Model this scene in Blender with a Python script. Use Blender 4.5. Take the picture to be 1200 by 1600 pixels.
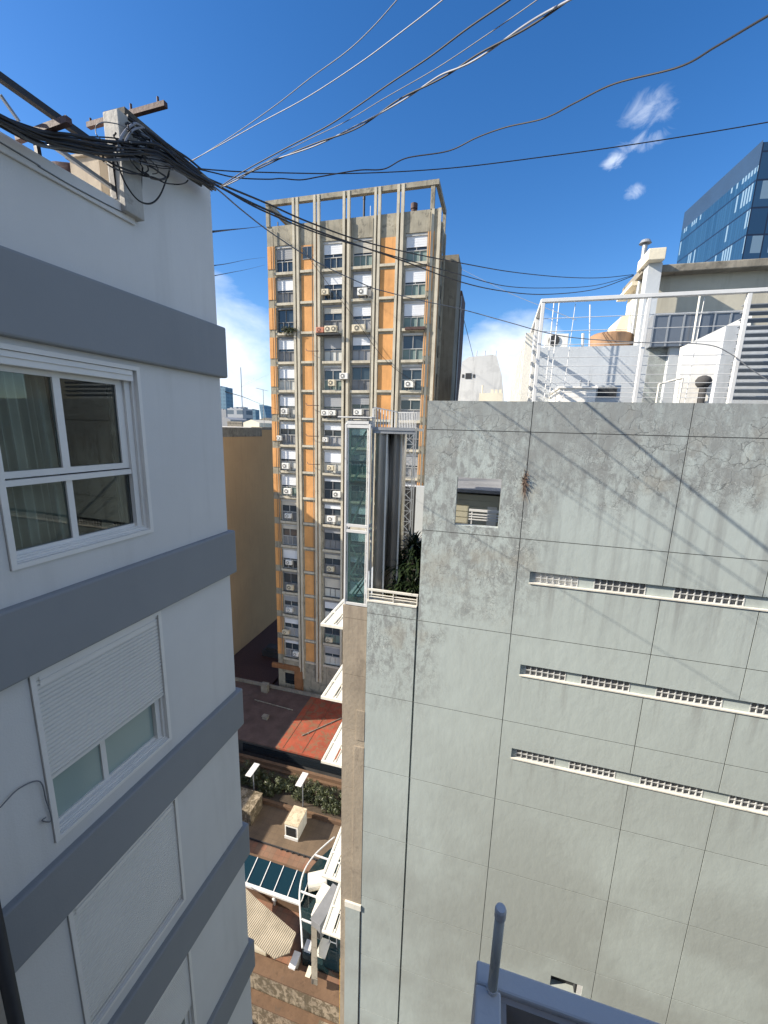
import bpy, bmesh, math, random
from mathutils import Vector, Matrix, noise as mnoise
random.seed(7)
R = math.radians
for o in list(bpy.data.objects): bpy.data.objects.remove(o)
scene = bpy.context.scene

# ---------------------------------------------------------------- camera
FPX = 636.0; PITCH = R(11.49); ROLL = R(-1.602); HEAD = R(14.9)
_z = Vector((0, math.cos(PITCH), -math.sin(PITCH))); _x = Vector((1, 0, 0)); _y = _z.cross(_x)
_x2 = math.cos(ROLL)*_x + math.sin(ROLL)*_y; _y2 = -math.sin(ROLL)*_x + math.cos(ROLL)*_y
_rz = Matrix.Rotation(HEAD, 3, 'Z')
CX, CY, CZ = _rz @ _x2, _rz @ _y2, _rz @ _z
cam_d = bpy.data.cameras.new('camera'); cam = bpy.data.objects.new('camera', cam_d)
scene.collection.objects.link(cam); scene.camera = cam
cam_d.sensor_fit = 'HORIZONTAL'; cam_d.sensor_width = 36; cam_d.lens = FPX/1200*36
cam_d.clip_start = 0.05; cam_d.clip_end = 20000
m3 = Matrix((CX, -CY, -CZ)).transposed()
cam.matrix_world = m3.to_4x4()
scene.render.resolution_x = 768; scene.render.resolution_y = 1024

def ray(u, v): return (u-600)/FPX*CX + (v-800)/FPX*CY + CZ
def onY(u, v, Y): r = ray(u, v); return r*(Y/r.y)
def onX(u, v, X): r = ray(u, v); return r*(X/r.x)
def onZ(u, v, Z): r = ray(u, v); return r*(Z/r.z)

# ---------------------------------------------------------------- sun, sky, exposure
SAZ, SEL = R(70), R(30)
to_sun = Vector((-math.cos(SEL)*math.sin(SAZ), -math.cos(SEL)*math.cos(SAZ), math.sin(SEL)))
sd = bpy.data.lights.new('sun', 'SUN'); so = bpy.data.objects.new('sun', sd); scene.collection.objects.link(so)
sd.energy = 5.0; sd.angle = R(0.5); sd.color = (1.0, 0.90, 0.76)
so.rotation_euler = to_sun.to_track_quat('Z', 'Y').to_euler(); so.location = (-30, -20, 40)
world = bpy.data.worlds.new('World'); scene.world = world; world.use_nodes = True
def build_world():
    nt = world.node_tree; N = nt.nodes; L = nt.links; N.clear()
    def nd(t, **k):
        n = N.new(t)
        for a, b in k.items(): setattr(n, a, b)
        return n
    def math_(op, a, b=None, c=None, clamp=False):
        n = nd('ShaderNodeMath', operation=op, use_clamp=clamp)
        for i, v in enumerate((a, b, c)):
            if v is None: continue
            if isinstance(v, (int, float)): n.inputs[i].default_value = v
            else: L.new(v, n.inputs[i])
        return n.outputs[0]
    out = nd('ShaderNodeOutputWorld'); bg = nd('ShaderNodeBackground'); bg.inputs[1].default_value = 0.10
    sky = nd('ShaderNodeTexSky', sky_type='NISHITA', sun_disc=False)
    sky.sun_elevation = SEL; sky.sun_rotation = math.atan2(to_sun.x, to_sun.y) % (2*math.pi)
    sky.air_density = 1.0; sky.dust_density = 0.35; sky.ozone_density = 3.0; sky.altitude = 50
    hs = nd('ShaderNodeHueSaturation'); hs.inputs['Saturation'].default_value = 1.30; hs.inputs['Value'].default_value = 1.0
    hs.inputs['Hue'].default_value = 0.507
    L.new(sky.outputs[0], hs.inputs['Color'])
    tc = nd('ShaderNodeTexCoord'); vec = tc.outputs['Generated']
    sep = nd('ShaderNodeSeparateXYZ'); L.new(vec, sep.inputs[0])
    def noise(scale, stretch, detail=6, rough=.55, dist=.3):
        mp = nd('ShaderNodeMapping'); mp.inputs['Scale'].default_value = stretch; L.new(vec, mp.inputs[0])
        nz = nd('ShaderNodeTexNoise'); nz.inputs['Scale'].default_value = scale; nz.inputs['Detail'].default_value = detail
        nz.inputs['Roughness'].default_value = rough; nz.inputs['Distortion'].default_value = dist
        L.new(mp.outputs[0], nz.inputs[0]); return nz.outputs[0]
    n1 = noise(5.0, (1, 1, 2.2)); n2 = noise(24.0, (1, 1, 1.5), 10, .62, .8)
    total = None
    def wisp(px, py, rx, ry, op):
        nonlocal total
        d = ray(px, py).normalized(); sv = d.cross(Vector((0,0,1))).normalized(); uv = sv.cross(d)
        o_ = None
        for ax, rr in ((sv, rx), (uv, ry)):
            dp = nd('ShaderNodeVectorMath', operation='DOT_PRODUCT'); L.new(vec, dp.inputs[0]); dp.inputs[1].default_value = ax/rr
            sq = math_('MULTIPLY', dp.outputs['Value'], dp.outputs['Value']); o_ = sq if o_ is None else math_('ADD', o_, sq)
        fr = nd('ShaderNodeVectorMath', operation='DOT_PRODUCT'); L.new(vec, fr.inputs[0]); fr.inputs[1].default_value = d
        o_ = math_('ADD', o_, math_('MULTIPLY', math_('LESS_THAN', fr.outputs['Value'], 0.0), 99))
        f = math_('SUBTRACT', 1.0, o_, clamp=True)
        s = math_('MULTIPLY_ADD', math_('SUBTRACT', n2, .5), 3.4, -.30)
        s = math_('MULTIPLY', math_('ADD', s, f), 1.1, clamp=True)
        s = math_('MULTIPLY', s, f); s = math_('MULTIPLY', s, op, clamp=True)
        total = s if total is None else math_('MAXIMUM', total, s)
    def blob(px, py, rad, gain, thr, nz):
        nonlocal total
        d = ray(px, py).normalized()
        dp = nd('ShaderNodeVectorMath', operation='DOT_PRODUCT'); L.new(vec, dp.inputs[0]); dp.inputs[1].default_value = d
        mr = nd('ShaderNodeMapRange'); mr.interpolation_type = 'SMOOTHSTEP'
        L.new(dp.outputs['Value'], mr.inputs[0]); mr.inputs[1].default_value = math.cos(rad); mr.inputs[2].default_value = 1.0
        s = math_('MULTIPLY_ADD', nz, 1.1, -thr)
        s = math_('ADD', s, mr.outputs[0])
        s = math_('SUBTRACT', s, 0.62)
        s = math_('MULTIPLY', s, gain, clamp=True)
        total = s if total is None else math_('MAXIMUM', total, s)
    wisp(1012, 172, .050, .032, .42); wisp(1008, 222, .052, .022, .6); wisp(962, 252, .028, .017, .7)
    wisp(990, 301, .024, .016, .6)
    # low bank of cloud over the horizon
    blob(290, 600, R(18.5), 2.0, .40, n1); blob(790, 600, R(12), 2.2, .40, n1)
    el = nd('ShaderNodeMapRange'); el.interpolation_type = 'SMOOTHSTEP'; L.new(sep.outputs[2], el.inputs[0])
    el.inputs[1].default_value = 0.34; el.inputs[2].default_value = -0.02
    bank = math_('MULTIPLY', el.outputs[0], math_('MULTIPLY_ADD', n1, 1.0, 0.0))
    bank = math_('MULTIPLY', math_('SUBTRACT', bank, .3), 1.6, clamp=True)
    total = math_('MAXIMUM', total, bank)
    # unseen broken cloud behind and right of the viewpoint, added for whiter fill light
    bd = nd('ShaderNodeVectorMath', operation='DOT_PRODUCT'); L.new(vec, bd.inputs[0]); bd.inputs[1].default_value = Vector((.70, -.60, .38)).normalized()
    br = nd('ShaderNodeMapRange'); br.interpolation_type = 'SMOOTHSTEP'; L.new(bd.outputs['Value'], br.inputs[0]); br.inputs[1].default_value = .25; br.inputs[2].default_value = .75
    total = math_('MAXIMUM', total, math_('MULTIPLY', br.outputs[0], math_('MULTIPLY', math_('SUBTRACT', n1, .36), 3.2, clamp=True)))
    total = math_('MULTIPLY', total, 0.92)
    # shading inside the cloud
    cr = nd('ShaderNodeMix', data_type='RGBA'); L.new(n2, cr.inputs[0])
    cr.inputs[6].default_value = (4.2, 5.0, 6.2, 1); cr.inputs[7].default_value = (6.6, 6.9, 7.4, 1)
    mx = nd('ShaderNodeMix', data_type='RGBA'); L.new(total, mx.inputs[0])
    L.new(hs.outputs[0], mx.inputs[6]); L.new(cr.outputs[2], mx.inputs[7])
    L.new(mx.outputs[2], bg.inputs[0]); L.new(bg.outputs[0], out.inputs[0])
build_world()
scene.view_settings.view_transform = 'Standard'; scene.view_settings.look = 'None'
scene.view_settings.exposure = 1.0; scene.view_settings.gamma = 1.0; scene.view_settings.use_curve_mapping = False
scene.render.engine = 'CYCLES'

# ---------------------------------------------------------------- object helpers
col = scene.collection
WM = {}
def setp(o, label=None, cat=None, group=None, kind=None):
    if label: o['label'] = label
    if cat: o['category'] = cat
    if group: o['group'] = group
    if kind: o['kind'] = kind
    return o
def thing(name, loc, label, cat, group=None, kind=None):
    o = bpy.data.objects.new(name, None); col.objects.link(o); o.location = loc; o.empty_display_size = .2
    WM[o.name] = Matrix.Translation(Vector(loc)); return setp(o, label, cat, group, kind)
def copy_tree(o, loc=None, parent=None, label=None, rz=None):
    c = o.copy(); col.objects.link(c); c.parent = parent
    if loc is not None: c.location = loc
    if rz is not None: c.rotation_euler = (0, 0, rz)
    if label: c['label'] = label
    for ch in list(o.children): copy_tree(ch, parent=c)
    return c
class MB:
    def __init__(s, T=None): s.v = []; s.f = []; s.T = T; s.sm = False
    def add(s, vs, fs):
        b = len(s.v)
        for p in vs: s.v.append(Vector(s.T(*p)) if s.T else Vector(p))
        for f in fs: s.f.append([i+b for i in f])
        return s
    def box(s, x0, x1, y0, y1, z0, z1):
        return s.add([(x0,y0,z0),(x1,y0,z0),(x1,y1,z0),(x0,y1,z0),(x0,y0,z1),(x1,y0,z1),(x1,y1,z1),(x0,y1,z1)],
              [(0,3,2,1),(4,5,6,7),(0,1,5,4),(1,2,6,5),(2,3,7,6),(3,0,4,7)])
    def quad(s, a, b, c, d): return s.add([a, b, c, d], [(0,1,2,3)])
    def prism(s, poly, z0, z1):
        n = len(poly); vs = [(x, y, z0) for x, y in poly] + [(x, y, z1) for x, y in poly]
        return s.add(vs, [tuple(range(n))[::-1], tuple(range(n, 2*n))] + [(i, (i+1) % n, n+(i+1) % n, n+i) for i in range(n)])
    def prismY(s, poly, y0, y1):
        n = len(poly); vs = [(x, y0, z) for x, z in poly] + [(x, y1, z) for x, z in poly]
        return s.add(vs, [tuple(range(n)), tuple(range(n, 2*n))[::-1]] + [(i, (i+1) % n, n+(i+1) % n, n+i) for i in range(n)])
    def bar(s, a, b, w, h=None):       # rectangular bar between two points
        a, b = Vector(a), Vector(b); h = h or w; d = (b-a).normalized()
        up = Vector((0,0,1)) if abs(d.z) < .95 else Vector((0,1,0))
        x = d.cross(up).normalized()*w/2; y = x.cross(d).normalized()*h/2
        vs = [a-x-y, a+x-y, a+x+y, a-x+y, b-x-y, b+x-y, b+x+y, b-x+y]
        return s.add([tuple(p) for p in vs], [(0,3,2,1),(4,5,6,7),(0,1,5,4),(1,2,6,5),(2,3,7,6),(3,0,4,7)])
    def tube(s, pts, r, n=8, cap=True, rs=None):
        pts = [Vector(p) for p in pts]; vs = []; m = len(pts); px = None
        for i, p in enumerate(pts):
            d = (pts[min(i+1, m-1)]-pts[max(i-1, 0)]).normalized()
            if px is None:
                up = Vector((0,0,1)) if abs(d.z) < .9 else Vector((1,0,0)); px = d.cross(up).normalized()
            else: px = (px - d*px.dot(d)).normalized()
            py = d.cross(px); rr = rs[i] if rs else r
            for k in range(n):
                a = 2*math.pi*k/n; vs.append(tuple(p+px*math.cos(a)*rr+py*math.sin(a)*rr))
        fs = [(i*n+k, i*n+(k+1) % n, (i+1)*n+(k+1) % n, (i+1)*n+k) for i in range(m-1) for k in range(n)]
        if cap: fs += [tuple(range(n))[::-1], tuple((m-1)*n+k for k in range(n))]
        return s.add(vs, fs)
    def cyl(s, x, y, z0, z1, r, n=20, r2=None): return s.tube([(x,y,z0),(x,y,z1)], r, n, rs=[r, r if r2 is None else r2])
    def relief(s, us, zs, fn, back=True):
        # us, zs sorted breaks; fn(i,j)-> depth of the cell or None for an opening (sides go to depth T)
        us = list(us); zs = list(zs); nu, nz = len(us)-1, len(zs)-1; D = {}
        for i in range(nu):
            for j in range(nz): D[i, j] = fn(i, j)
        TH = s.TH if hasattr(s, 'TH') else .25
        g = lambda i, j: (D[i, j][0] if isinstance(D[i, j], tuple) else D[i, j])
        for (i, j), d in D.items():
            u0, u1, z0, z1 = us[i], us[i+1], zs[j], zs[j+1]
            if isinstance(d, tuple): pass          # (depth,) = side walls only, no back face
            elif d is None: continue
            else: s.quad((u0,d,z0),(u1,d,z0),(u1,d,z1),(u0,d,z1))
        for i in range(1, nu):
            for j in range(nz):
                a, b = g(i-1, j), g(i, j)
                if a is None and b is None: continue
                a = TH if a is None else a; b = TH if b is None else b
                if abs(a-b) > 1e-6: s.quad((us[i],a,zs[j]),(us[i],b,zs[j]),(us[i],b,zs[j+1]),(us[i],a,zs[j+1]))
        for i in range(nu):
            for j in range(1, nz):
                a, b = g(i, j-1), g(i, j)
                if a is None and b is None: continue
                a = TH if a is None else a; b = TH if b is None else b
                if abs(a-b) > 1e-6: s.quad((us[i],a,zs[j]),(us[i+1],a,zs[j]),(us[i+1],b,zs[j]),(us[i],b,zs[j]))
        return s
    def build(s, name, mat, parent=None, smooth=False, bevel=0, label=None, cat=None, group=None, kind=None, origin=None):
        me = bpy.data.meshes.new(name)
        if parent is not None: inv = WM[parent.name].inverted(); vs = [inv @ p for p in s.v]; wm = WM[parent.name]
        else:
            if origin is None and s.v:
                xs = [p.x for p in s.v]; ys = [p.y for p in s.v]; zs = [p.z for p in s.v]
                origin = ((min(xs)+max(xs))/2, (min(ys)+max(ys))/2, min(zs))
            og = Vector(origin or (0,0,0)); vs = [p-og for p in s.v]; wm = Matrix.Translation(og)
        me.from_pydata([tuple(p) for p in vs], [], s.f); me.update()
        if s.f:
            bm = bmesh.new(); bm.from_mesh(me); bmesh.ops.recalc_face_normals(bm, faces=bm.faces); bm.to_mesh(me); bm.free()
        if mat: me.materials.append(mat)
        if smooth:
            for p in me.polygons: p.use_smooth = True
        o = bpy.data.objects.new(name, me); col.objects.link(o)
        if parent is not None: o.parent = parent
        else: o.location = og
        WM[o.name] = wm
        if bevel:
            b = o.modifiers.new('bevel', 'BEVEL'); b.width = bevel; b.segments = 2; b.limit_method = 'ANGLE'
        return setp(o, label, cat, group, kind)
def smooth_path(pts, n=8):
    pts = [Vector(p) for p in pts]; out = []
    P = [pts[0]*2-pts[1]] + pts + [pts[-1]*2-pts[-2]]
    for i in range(1, len(P)-2):
        a, b, c, d = P[i-1:i+3]
        for k in range(n):
            t = k/n
            out.append(.5*((2*b)+(c-a)*t+(2*a-5*b+4*c-d)*t*t+(3*b-a-3*c+d)*t**3))
    out.append(pts[-1]); return out

# ---------------------------------------------------------------- materials
M = {}
def nodes(name):
    m = bpy.data.materials.new(name); m.use_nodes = True; nt = m.node_tree; nt.nodes.clear()
    out = nt.nodes.new('ShaderNodeOutputMaterial'); b = nt.nodes.new('ShaderNodeBsdfPrincipled')
    nt.links.new(b.outputs[0], out.inputs[0]); M[name] = m; return m, nt, b, out
class NT:
    def __init__(s, nt): s.nt = nt; s.pos = nt.nodes.new('ShaderNodeNewGeometry').outputs['Position']
    def n(s, t, **k):
        x = s.nt.nodes.new(t)
        for a, b in k.items(): setattr(x, a, b)
        return x
    def l(s, a, b): s.nt.links.new(a, b)
    def mapping(s, scale, vec=None):
        m = s.n('ShaderNodeMapping'); m.inputs['Scale'].default_value = scale; s.l(vec or s.pos, m.inputs[0]); return m.outputs[0]
    def noise(s, scale=1, stretch=(1,1,1), detail=5, rough=.55, dist=0, vec=None):
        x = s.n('ShaderNodeTexNoise'); x.inputs['Scale'].default_value = scale; x.inputs['Detail'].default_value = detail
        x.inputs['Roughness'].default_value = rough; x.inputs['Distortion'].default_value = dist
        s.l(s.mapping(stretch, vec), x.inputs[0]); return x.outputs[0]
    def voro(s, scale, stretch=(1,1,1), feature='DISTANCE_TO_EDGE', vec=None):
        x = s.n('ShaderNodeTexVoronoi', feature=feature); x.inputs['Scale'].default_value = scale
        s.l(s.mapping(stretch, vec), x.inputs[0]); return x.outputs['Distance']
    def rng(s, v, a, b, c=0, d=1, smooth=False):
        x = s.n('ShaderNodeMapRange'); x.interpolation_type = 'SMOOTHSTEP' if smooth else 'LINEAR'
        s.l(v, x.inputs[0])
        for i, q in enumerate((a, b, c, d)): x.inputs[i+1].default_value = q
        return x.outputs[0]
    def mth(s, op, a, b=None, clamp=False):
        x = s.n('ShaderNodeMath', operation=op, use_clamp=clamp)
        for i, q in enumerate((a, b)):
            if q is None: continue
            if isinstance(q, (int, float)): x.inputs[i].default_value = q
            else: s.l(q, x.inputs[i])
        return x.outputs[0]
    def mix(s, fac, a, b, blend='MIX'):
        x = s.n('ShaderNodeMix', data_type='RGBA', blend_type=blend)
        for i, q in ((0, fac), (6, a), (7, b)):
            if isinstance(q, (int, float)): x.inputs[i].default_value = q
            elif isinstance(q, (tuple, list)): x.inputs[i].default_value = (*q[:3], 1)
            else: s.l(q, x.inputs[i])
        return x.outputs[2]
    def bump(s, h, bsdf, strength=.2, dist=.02):
        x = s.n('ShaderNodeBump'); x.inputs['Strength'].default_value = strength; x.inputs['Distance'].default_value = dist
        s.l(h, x.inputs['Height']); s.l(x.outputs[0], bsdf.inputs['Normal'])
    def sep(s, v=None):
        x = s.n('ShaderNodeSeparateXYZ'); s.l(v or s.pos, x.inputs[0]); return x.outputs
def sc(c, k): return tuple(min(1, x*k) for x in c)
def pm(name, c, rough=.8, var=.12, scale=1.5, bump=.15, bscale=18, streak=0, streakcol=None, metal=0, spec=.5, grime=0, grimecol=(.06,.055,.045), gthr=.55, gscale=.9):
    m, nt, b, out = nodes(name); g = NT(nt)
    base = g.mix(g.rng(g.noise(scale), .3, .7), sc(c, 1-var), sc(c, 1+var))
    base = g.mix(g.rng(g.noise(scale*6, detail=4), .35, .65, 0, var), base, sc(c, .7))
    if streak:
        s1 = g.noise(3.2, (1, 1, .09), detail=5, rough=.6)
        base = g.mix(g.rng(s1, .5, .72, 0, streak, True), base, streakcol or sc(c, .45))
    if grime:
        gr = g.noise(gscale, (1, 1, .8), detail=9, rough=.68, dist=.6)
        base = g.mix(g.rng(gr, gthr, gthr+.12, 0, grime, True), base, grimecol)
    g.l(base, b.inputs['Base Color'])
    b.inputs['Roughness'].default_value = rough; b.inputs['Metallic'].default_value = metal
    b.inputs['Specular IOR Level'].default_value = spec
    if bump: g.bump(g.noise(bscale, detail=6), b, bump)
    return m
def glassy(name, tint=(.03,.045,.05), rough=.06, refl=.5, trans=0.0, tcol=(.8,.85,.85)):
    m, nt, b, out = nodes(name); g = NT(nt)
    b.inputs['Base Color'].default_value = (*tint, 1); b.inputs['Roughness'].default_value = rough
    b.inputs['IOR'].default_value = 1.6
    if trans:
        tr = g.n('ShaderNodeBsdfTransparent'); tr.inputs[0].default_value = (*tcol, 1)
        gl = g.n('ShaderNodeBsdfGlossy'); gl.inputs['Roughness'].default_value = rough
        lw = g.n('ShaderNodeFresnel'); lw.inputs[0].default_value = 1.45
        mx = g.n('ShaderNodeMixShader'); g.l(g.rng(lw.outputs[0], 0, 1, refl*.25, 1), mx.inputs[0]); g.l(tr.outputs[0], mx.inputs[1]); g.l(gl.outputs[0], mx.inputs[2])
        m2 = g.n('ShaderNodeMixShader'); m2.inputs[0].default_value = trans; g.l(b.outputs[0], m2.inputs[1]); g.l(mx.outputs[0], m2.inputs[2])
        g.l(m2.outputs[0], out.inputs[0])
    return m
pm('white_paint', (.63,.62,.595), .75, .05, .5, .14, 60, streak=.20, streakcol=(.45,.44,.41))
pm('slate_paint', (.235,.246,.255), .7, .05, .5, .10, 50, streak=.10, streakcol=(.15,.17,.19))
pm('white_alu', (.72,.70,.66), .4, .03, 2, .0, spec=.5)
pm('shutter_white', (.66,.64,.59), .5, .04, 1, .0, streak=.12, streakcol=(.5,.5,.46))
pm('dark_gap', (.03,.033,.036), .8, .1, 2, 0)
pm('curtain', (.62,.62,.56), .9, .06, 2, .05, 20)
pm('coping_dirty', (.14,.135,.12), .9, .3, 2, .5, 12, streak=.5, grime=.7)
pm('post_concrete', (.40,.385,.35), .9, .12, 3, .5, 14, streak=.4, grime=.45, gthr=.56, gscale=4)
pm('rust_brown', (.065,.032,.028), .7, .3, 5, .3)
pm('black_steel', (.018,.017,.018), .55, .3, 5, .1)
pm('black_rubber', (.015,.015,.016), .6, .3, 5, .0)
pm('grey_rubber', (.15,.16,.175), .6, .2, 5, .0)
pm('white_rubber', (.24,.25,.28), .5, .15, 5, .0)
pm('tower_concrete', (.31,.285,.22), .9, .25, .8, .5, 6, streak=.6, streakcol=(.10,.09,.07), grime=.55, gthr=.52, gscale=1.4)
pm('tower_fin', (.49,.45,.355), .9, .12, .8, .3, 8, streak=.45, streakcol=(.20,.18,.14), grime=.25)
pm('tower_orange', (.60,.30,.105), .85, .16, .6, .4, 5, streak=.40, streakcol=(.36,.17,.06), grime=.12, grimecol=(.30,.16,.07), gscale=2)
pm('tower_brown', (.26,.12,.05), .85, .2, 1, .3, 6, streak=.4)
pm('tower_side', (.20,.18,.14), .9, .2, .5, .4, 5, streak=.6, grime=.5)
pm('tower_shutter', (.66,.68,.70), .55, .10, .35, 0)
pm('tower_shutter_old', (.50,.47,.40), .6, .12, .5, 0, streak=.3)
pm('grille_grey', (.50,.51,.50), .7, .15, 4, 0, streak=.3)
pm('white_bar', (.8,.8,.8), .5, .02, 1, 0)
pm('tower_grey', (.20,.205,.21), .7, .25, .6, .1)
pm('window_sash', (.42,.42,.40), .6, .2, 2, 0)
glassy('tower_glass', (.035,.05,.062), .08)
pm('ac_white', (.72,.71,.66), .5, .08, 3, .0, streak=.2)
pm('ac_beige', (.62,.55,.40), .5, .08, 3, .0, streak=.3)
pm('ac_red', (.45,.16,.09), .6, .2, 3, .0)
pm('fan_dark', (.03,.03,.03), .6, .2, 3, .0)
pm('pier_concrete', (.34,.285,.215), .9, .14, .9, .5, 8, streak=.42, streakcol=(.17,.13,.10), grime=.3, gthr=.55, gscale=1.2)
pm('cream_paint', (.72,.69,.60), .7, .08, 1, .2, 12, streak=.2)
pm('white_steel', (.66,.66,.64), .45, .05, 3, 0, streak=.12)
pm('grey_steel', (.30,.32,.34), .45, .1, 3, 0, metal=.4)
pm('roof_grey_paint', (.47,.50,.52), .8, .07, .7, .3, 10, streak=.3)
pm('roof_white_paint', (.86,.84,.78), .85, .05, .8, .3, 9, streak=.2, grime=.12, grimecol=(.45,.42,.36))
pm('beige_render', (.42,.40,.33), .9, .08, .6, .3, 8, streak=.25, grime=.2, grimecol=(.28,.25,.2))
pm('cream_render', (.68,.62,.48), .9, .06, .6, .3, 8, streak=.15)
pm('old_concrete', (.24,.22,.18), .95, .3, 1.5, .8, 6, streak=.5, grime=.6)
pm('tank_fibre', (.30,.175,.095), .7, .2, 2, .2, streak=.3)
pm('tan_wall', (.52,.335,.17), .9, .08, .15, .3, 4, streak=.18, streakcol=(.28,.18,.10))
pm('red_roof', (.29,.062,.03), .85, .25, .8, .5, 6, grime=.7, grimecol=(.16,.11,.06), gthr=.47, gscale=1.6)
pm('grey_roof', (.10,.066,.058), .9, .3, .8, .4, 6, grime=.4)
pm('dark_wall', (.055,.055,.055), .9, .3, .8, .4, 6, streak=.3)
pm('moss_wall', (.30,.245,.17), .95, .25, 1.2, .8, 6, streak=.9, streakcol=(.07,.055,.035), grime=.85, grimecol=(.085,.065,.035), gthr=.43, gscale=3.0)
pm('brown_wall', (.135,.08,.045), .95, .2, 1.0, .6, 6, streak=.5, grime=.4)
pm('terrace_screed', (.30,.25,.19), .9, .2, .8, .3, 6, grime=.4, grimecol=(.12,.10,.07))
pm('corrugated', (.46,.42,.33), .6, .1, .8, 0, grime=.3, grimecol=(.3,.26,.18), gscale=.6)
pm('shed_lid', (.55,.46,.32), .9, .2, 3, .5, 8, grime=.6, grimecol=(.22,.17,.10), gthr=.5, gscale=4)
pm('asphalt', (.05,.05,.05), .9, .2, .5, .2, 8)
pm('soil', (.06,.045,.03), .95, .3, 2, .5, 8)
pm('yellow_paint', (.62,.36,.04), .6, .1, 3, 0)
pm('bark', (.10,.075,.05), .9, .2, 4, .3)
pm('city_grey', (.30,.31,.32), .8, .15, .05, 0)
pm('city_white', (.62,.62,.60), .8, .12, .1, 0, streak=.2)
pm('old_white_wall', (.58,.58,.56), .9, .08, .4, .3, 4, streak=.35, grime=.35, grimecol=(.36,.36,.35), gthr=.5, gscale=.7)
glassy('roof_glass', (.008,.025,.03), .05)
glassy('dark_glass', (.015,.02,.025), .08)
glassy('strip_glass', (.10,.12,.15), .12)
glassy('lower_pane', (.30,.38,.35), .12)
glassy('clear_pane', (.01,.012,.012), .015, refl=.0, trans=.97, tcol=(.80,.84,.82))
glassy('lift_glass', (.02,.06,.06), .03, refl=.6, trans=.82, tcol=(.60,.76,.74))
glassy('city_glass', (.05,.10,.14), .15)
def leafmat(name, c1, c2, rough=.5):
    m, nt, b, out = nodes(name); g = NT(nt)
    g.l(g.mix(g.rng(g.noise(9, detail=3), .35, .65), c1, c2), b.inputs['Base Color']); b.inputs['Roughness'].default_value = rough
    return m
leafmat('hedge_leaf', (.022,.034,.012), (.085,.095,.04))
leafmat('strap_leaf', (.012,.022,.010), (.035,.055,.02), .35)
leafmat('yellow_leaf', (.09,.10,.02), (.16,.15,.04), .5)
leafmat('dry_weed', (.13,.09,.07), (.22,.16,.12), .9)

def brushed():
    m, nt, b, out = nodes('brushed_metal'); g = NT(nt)
    g.l(g.mix(g.rng(g.noise(1.2, (1,1,.25)), .35, .65), (.30,.28,.25), (.48,.46,.42)), b.inputs['Base Color'])
    b.inputs['Metallic'].default_value = .85; g.l(g.rng(g.noise(2, (1,1,.3)), .3, .7, .28, .5), b.inputs['Roughness'])
    g.bump(g.noise(.9, (1,1,.6), detail=2), b, .5, .08)
brushed()

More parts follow.
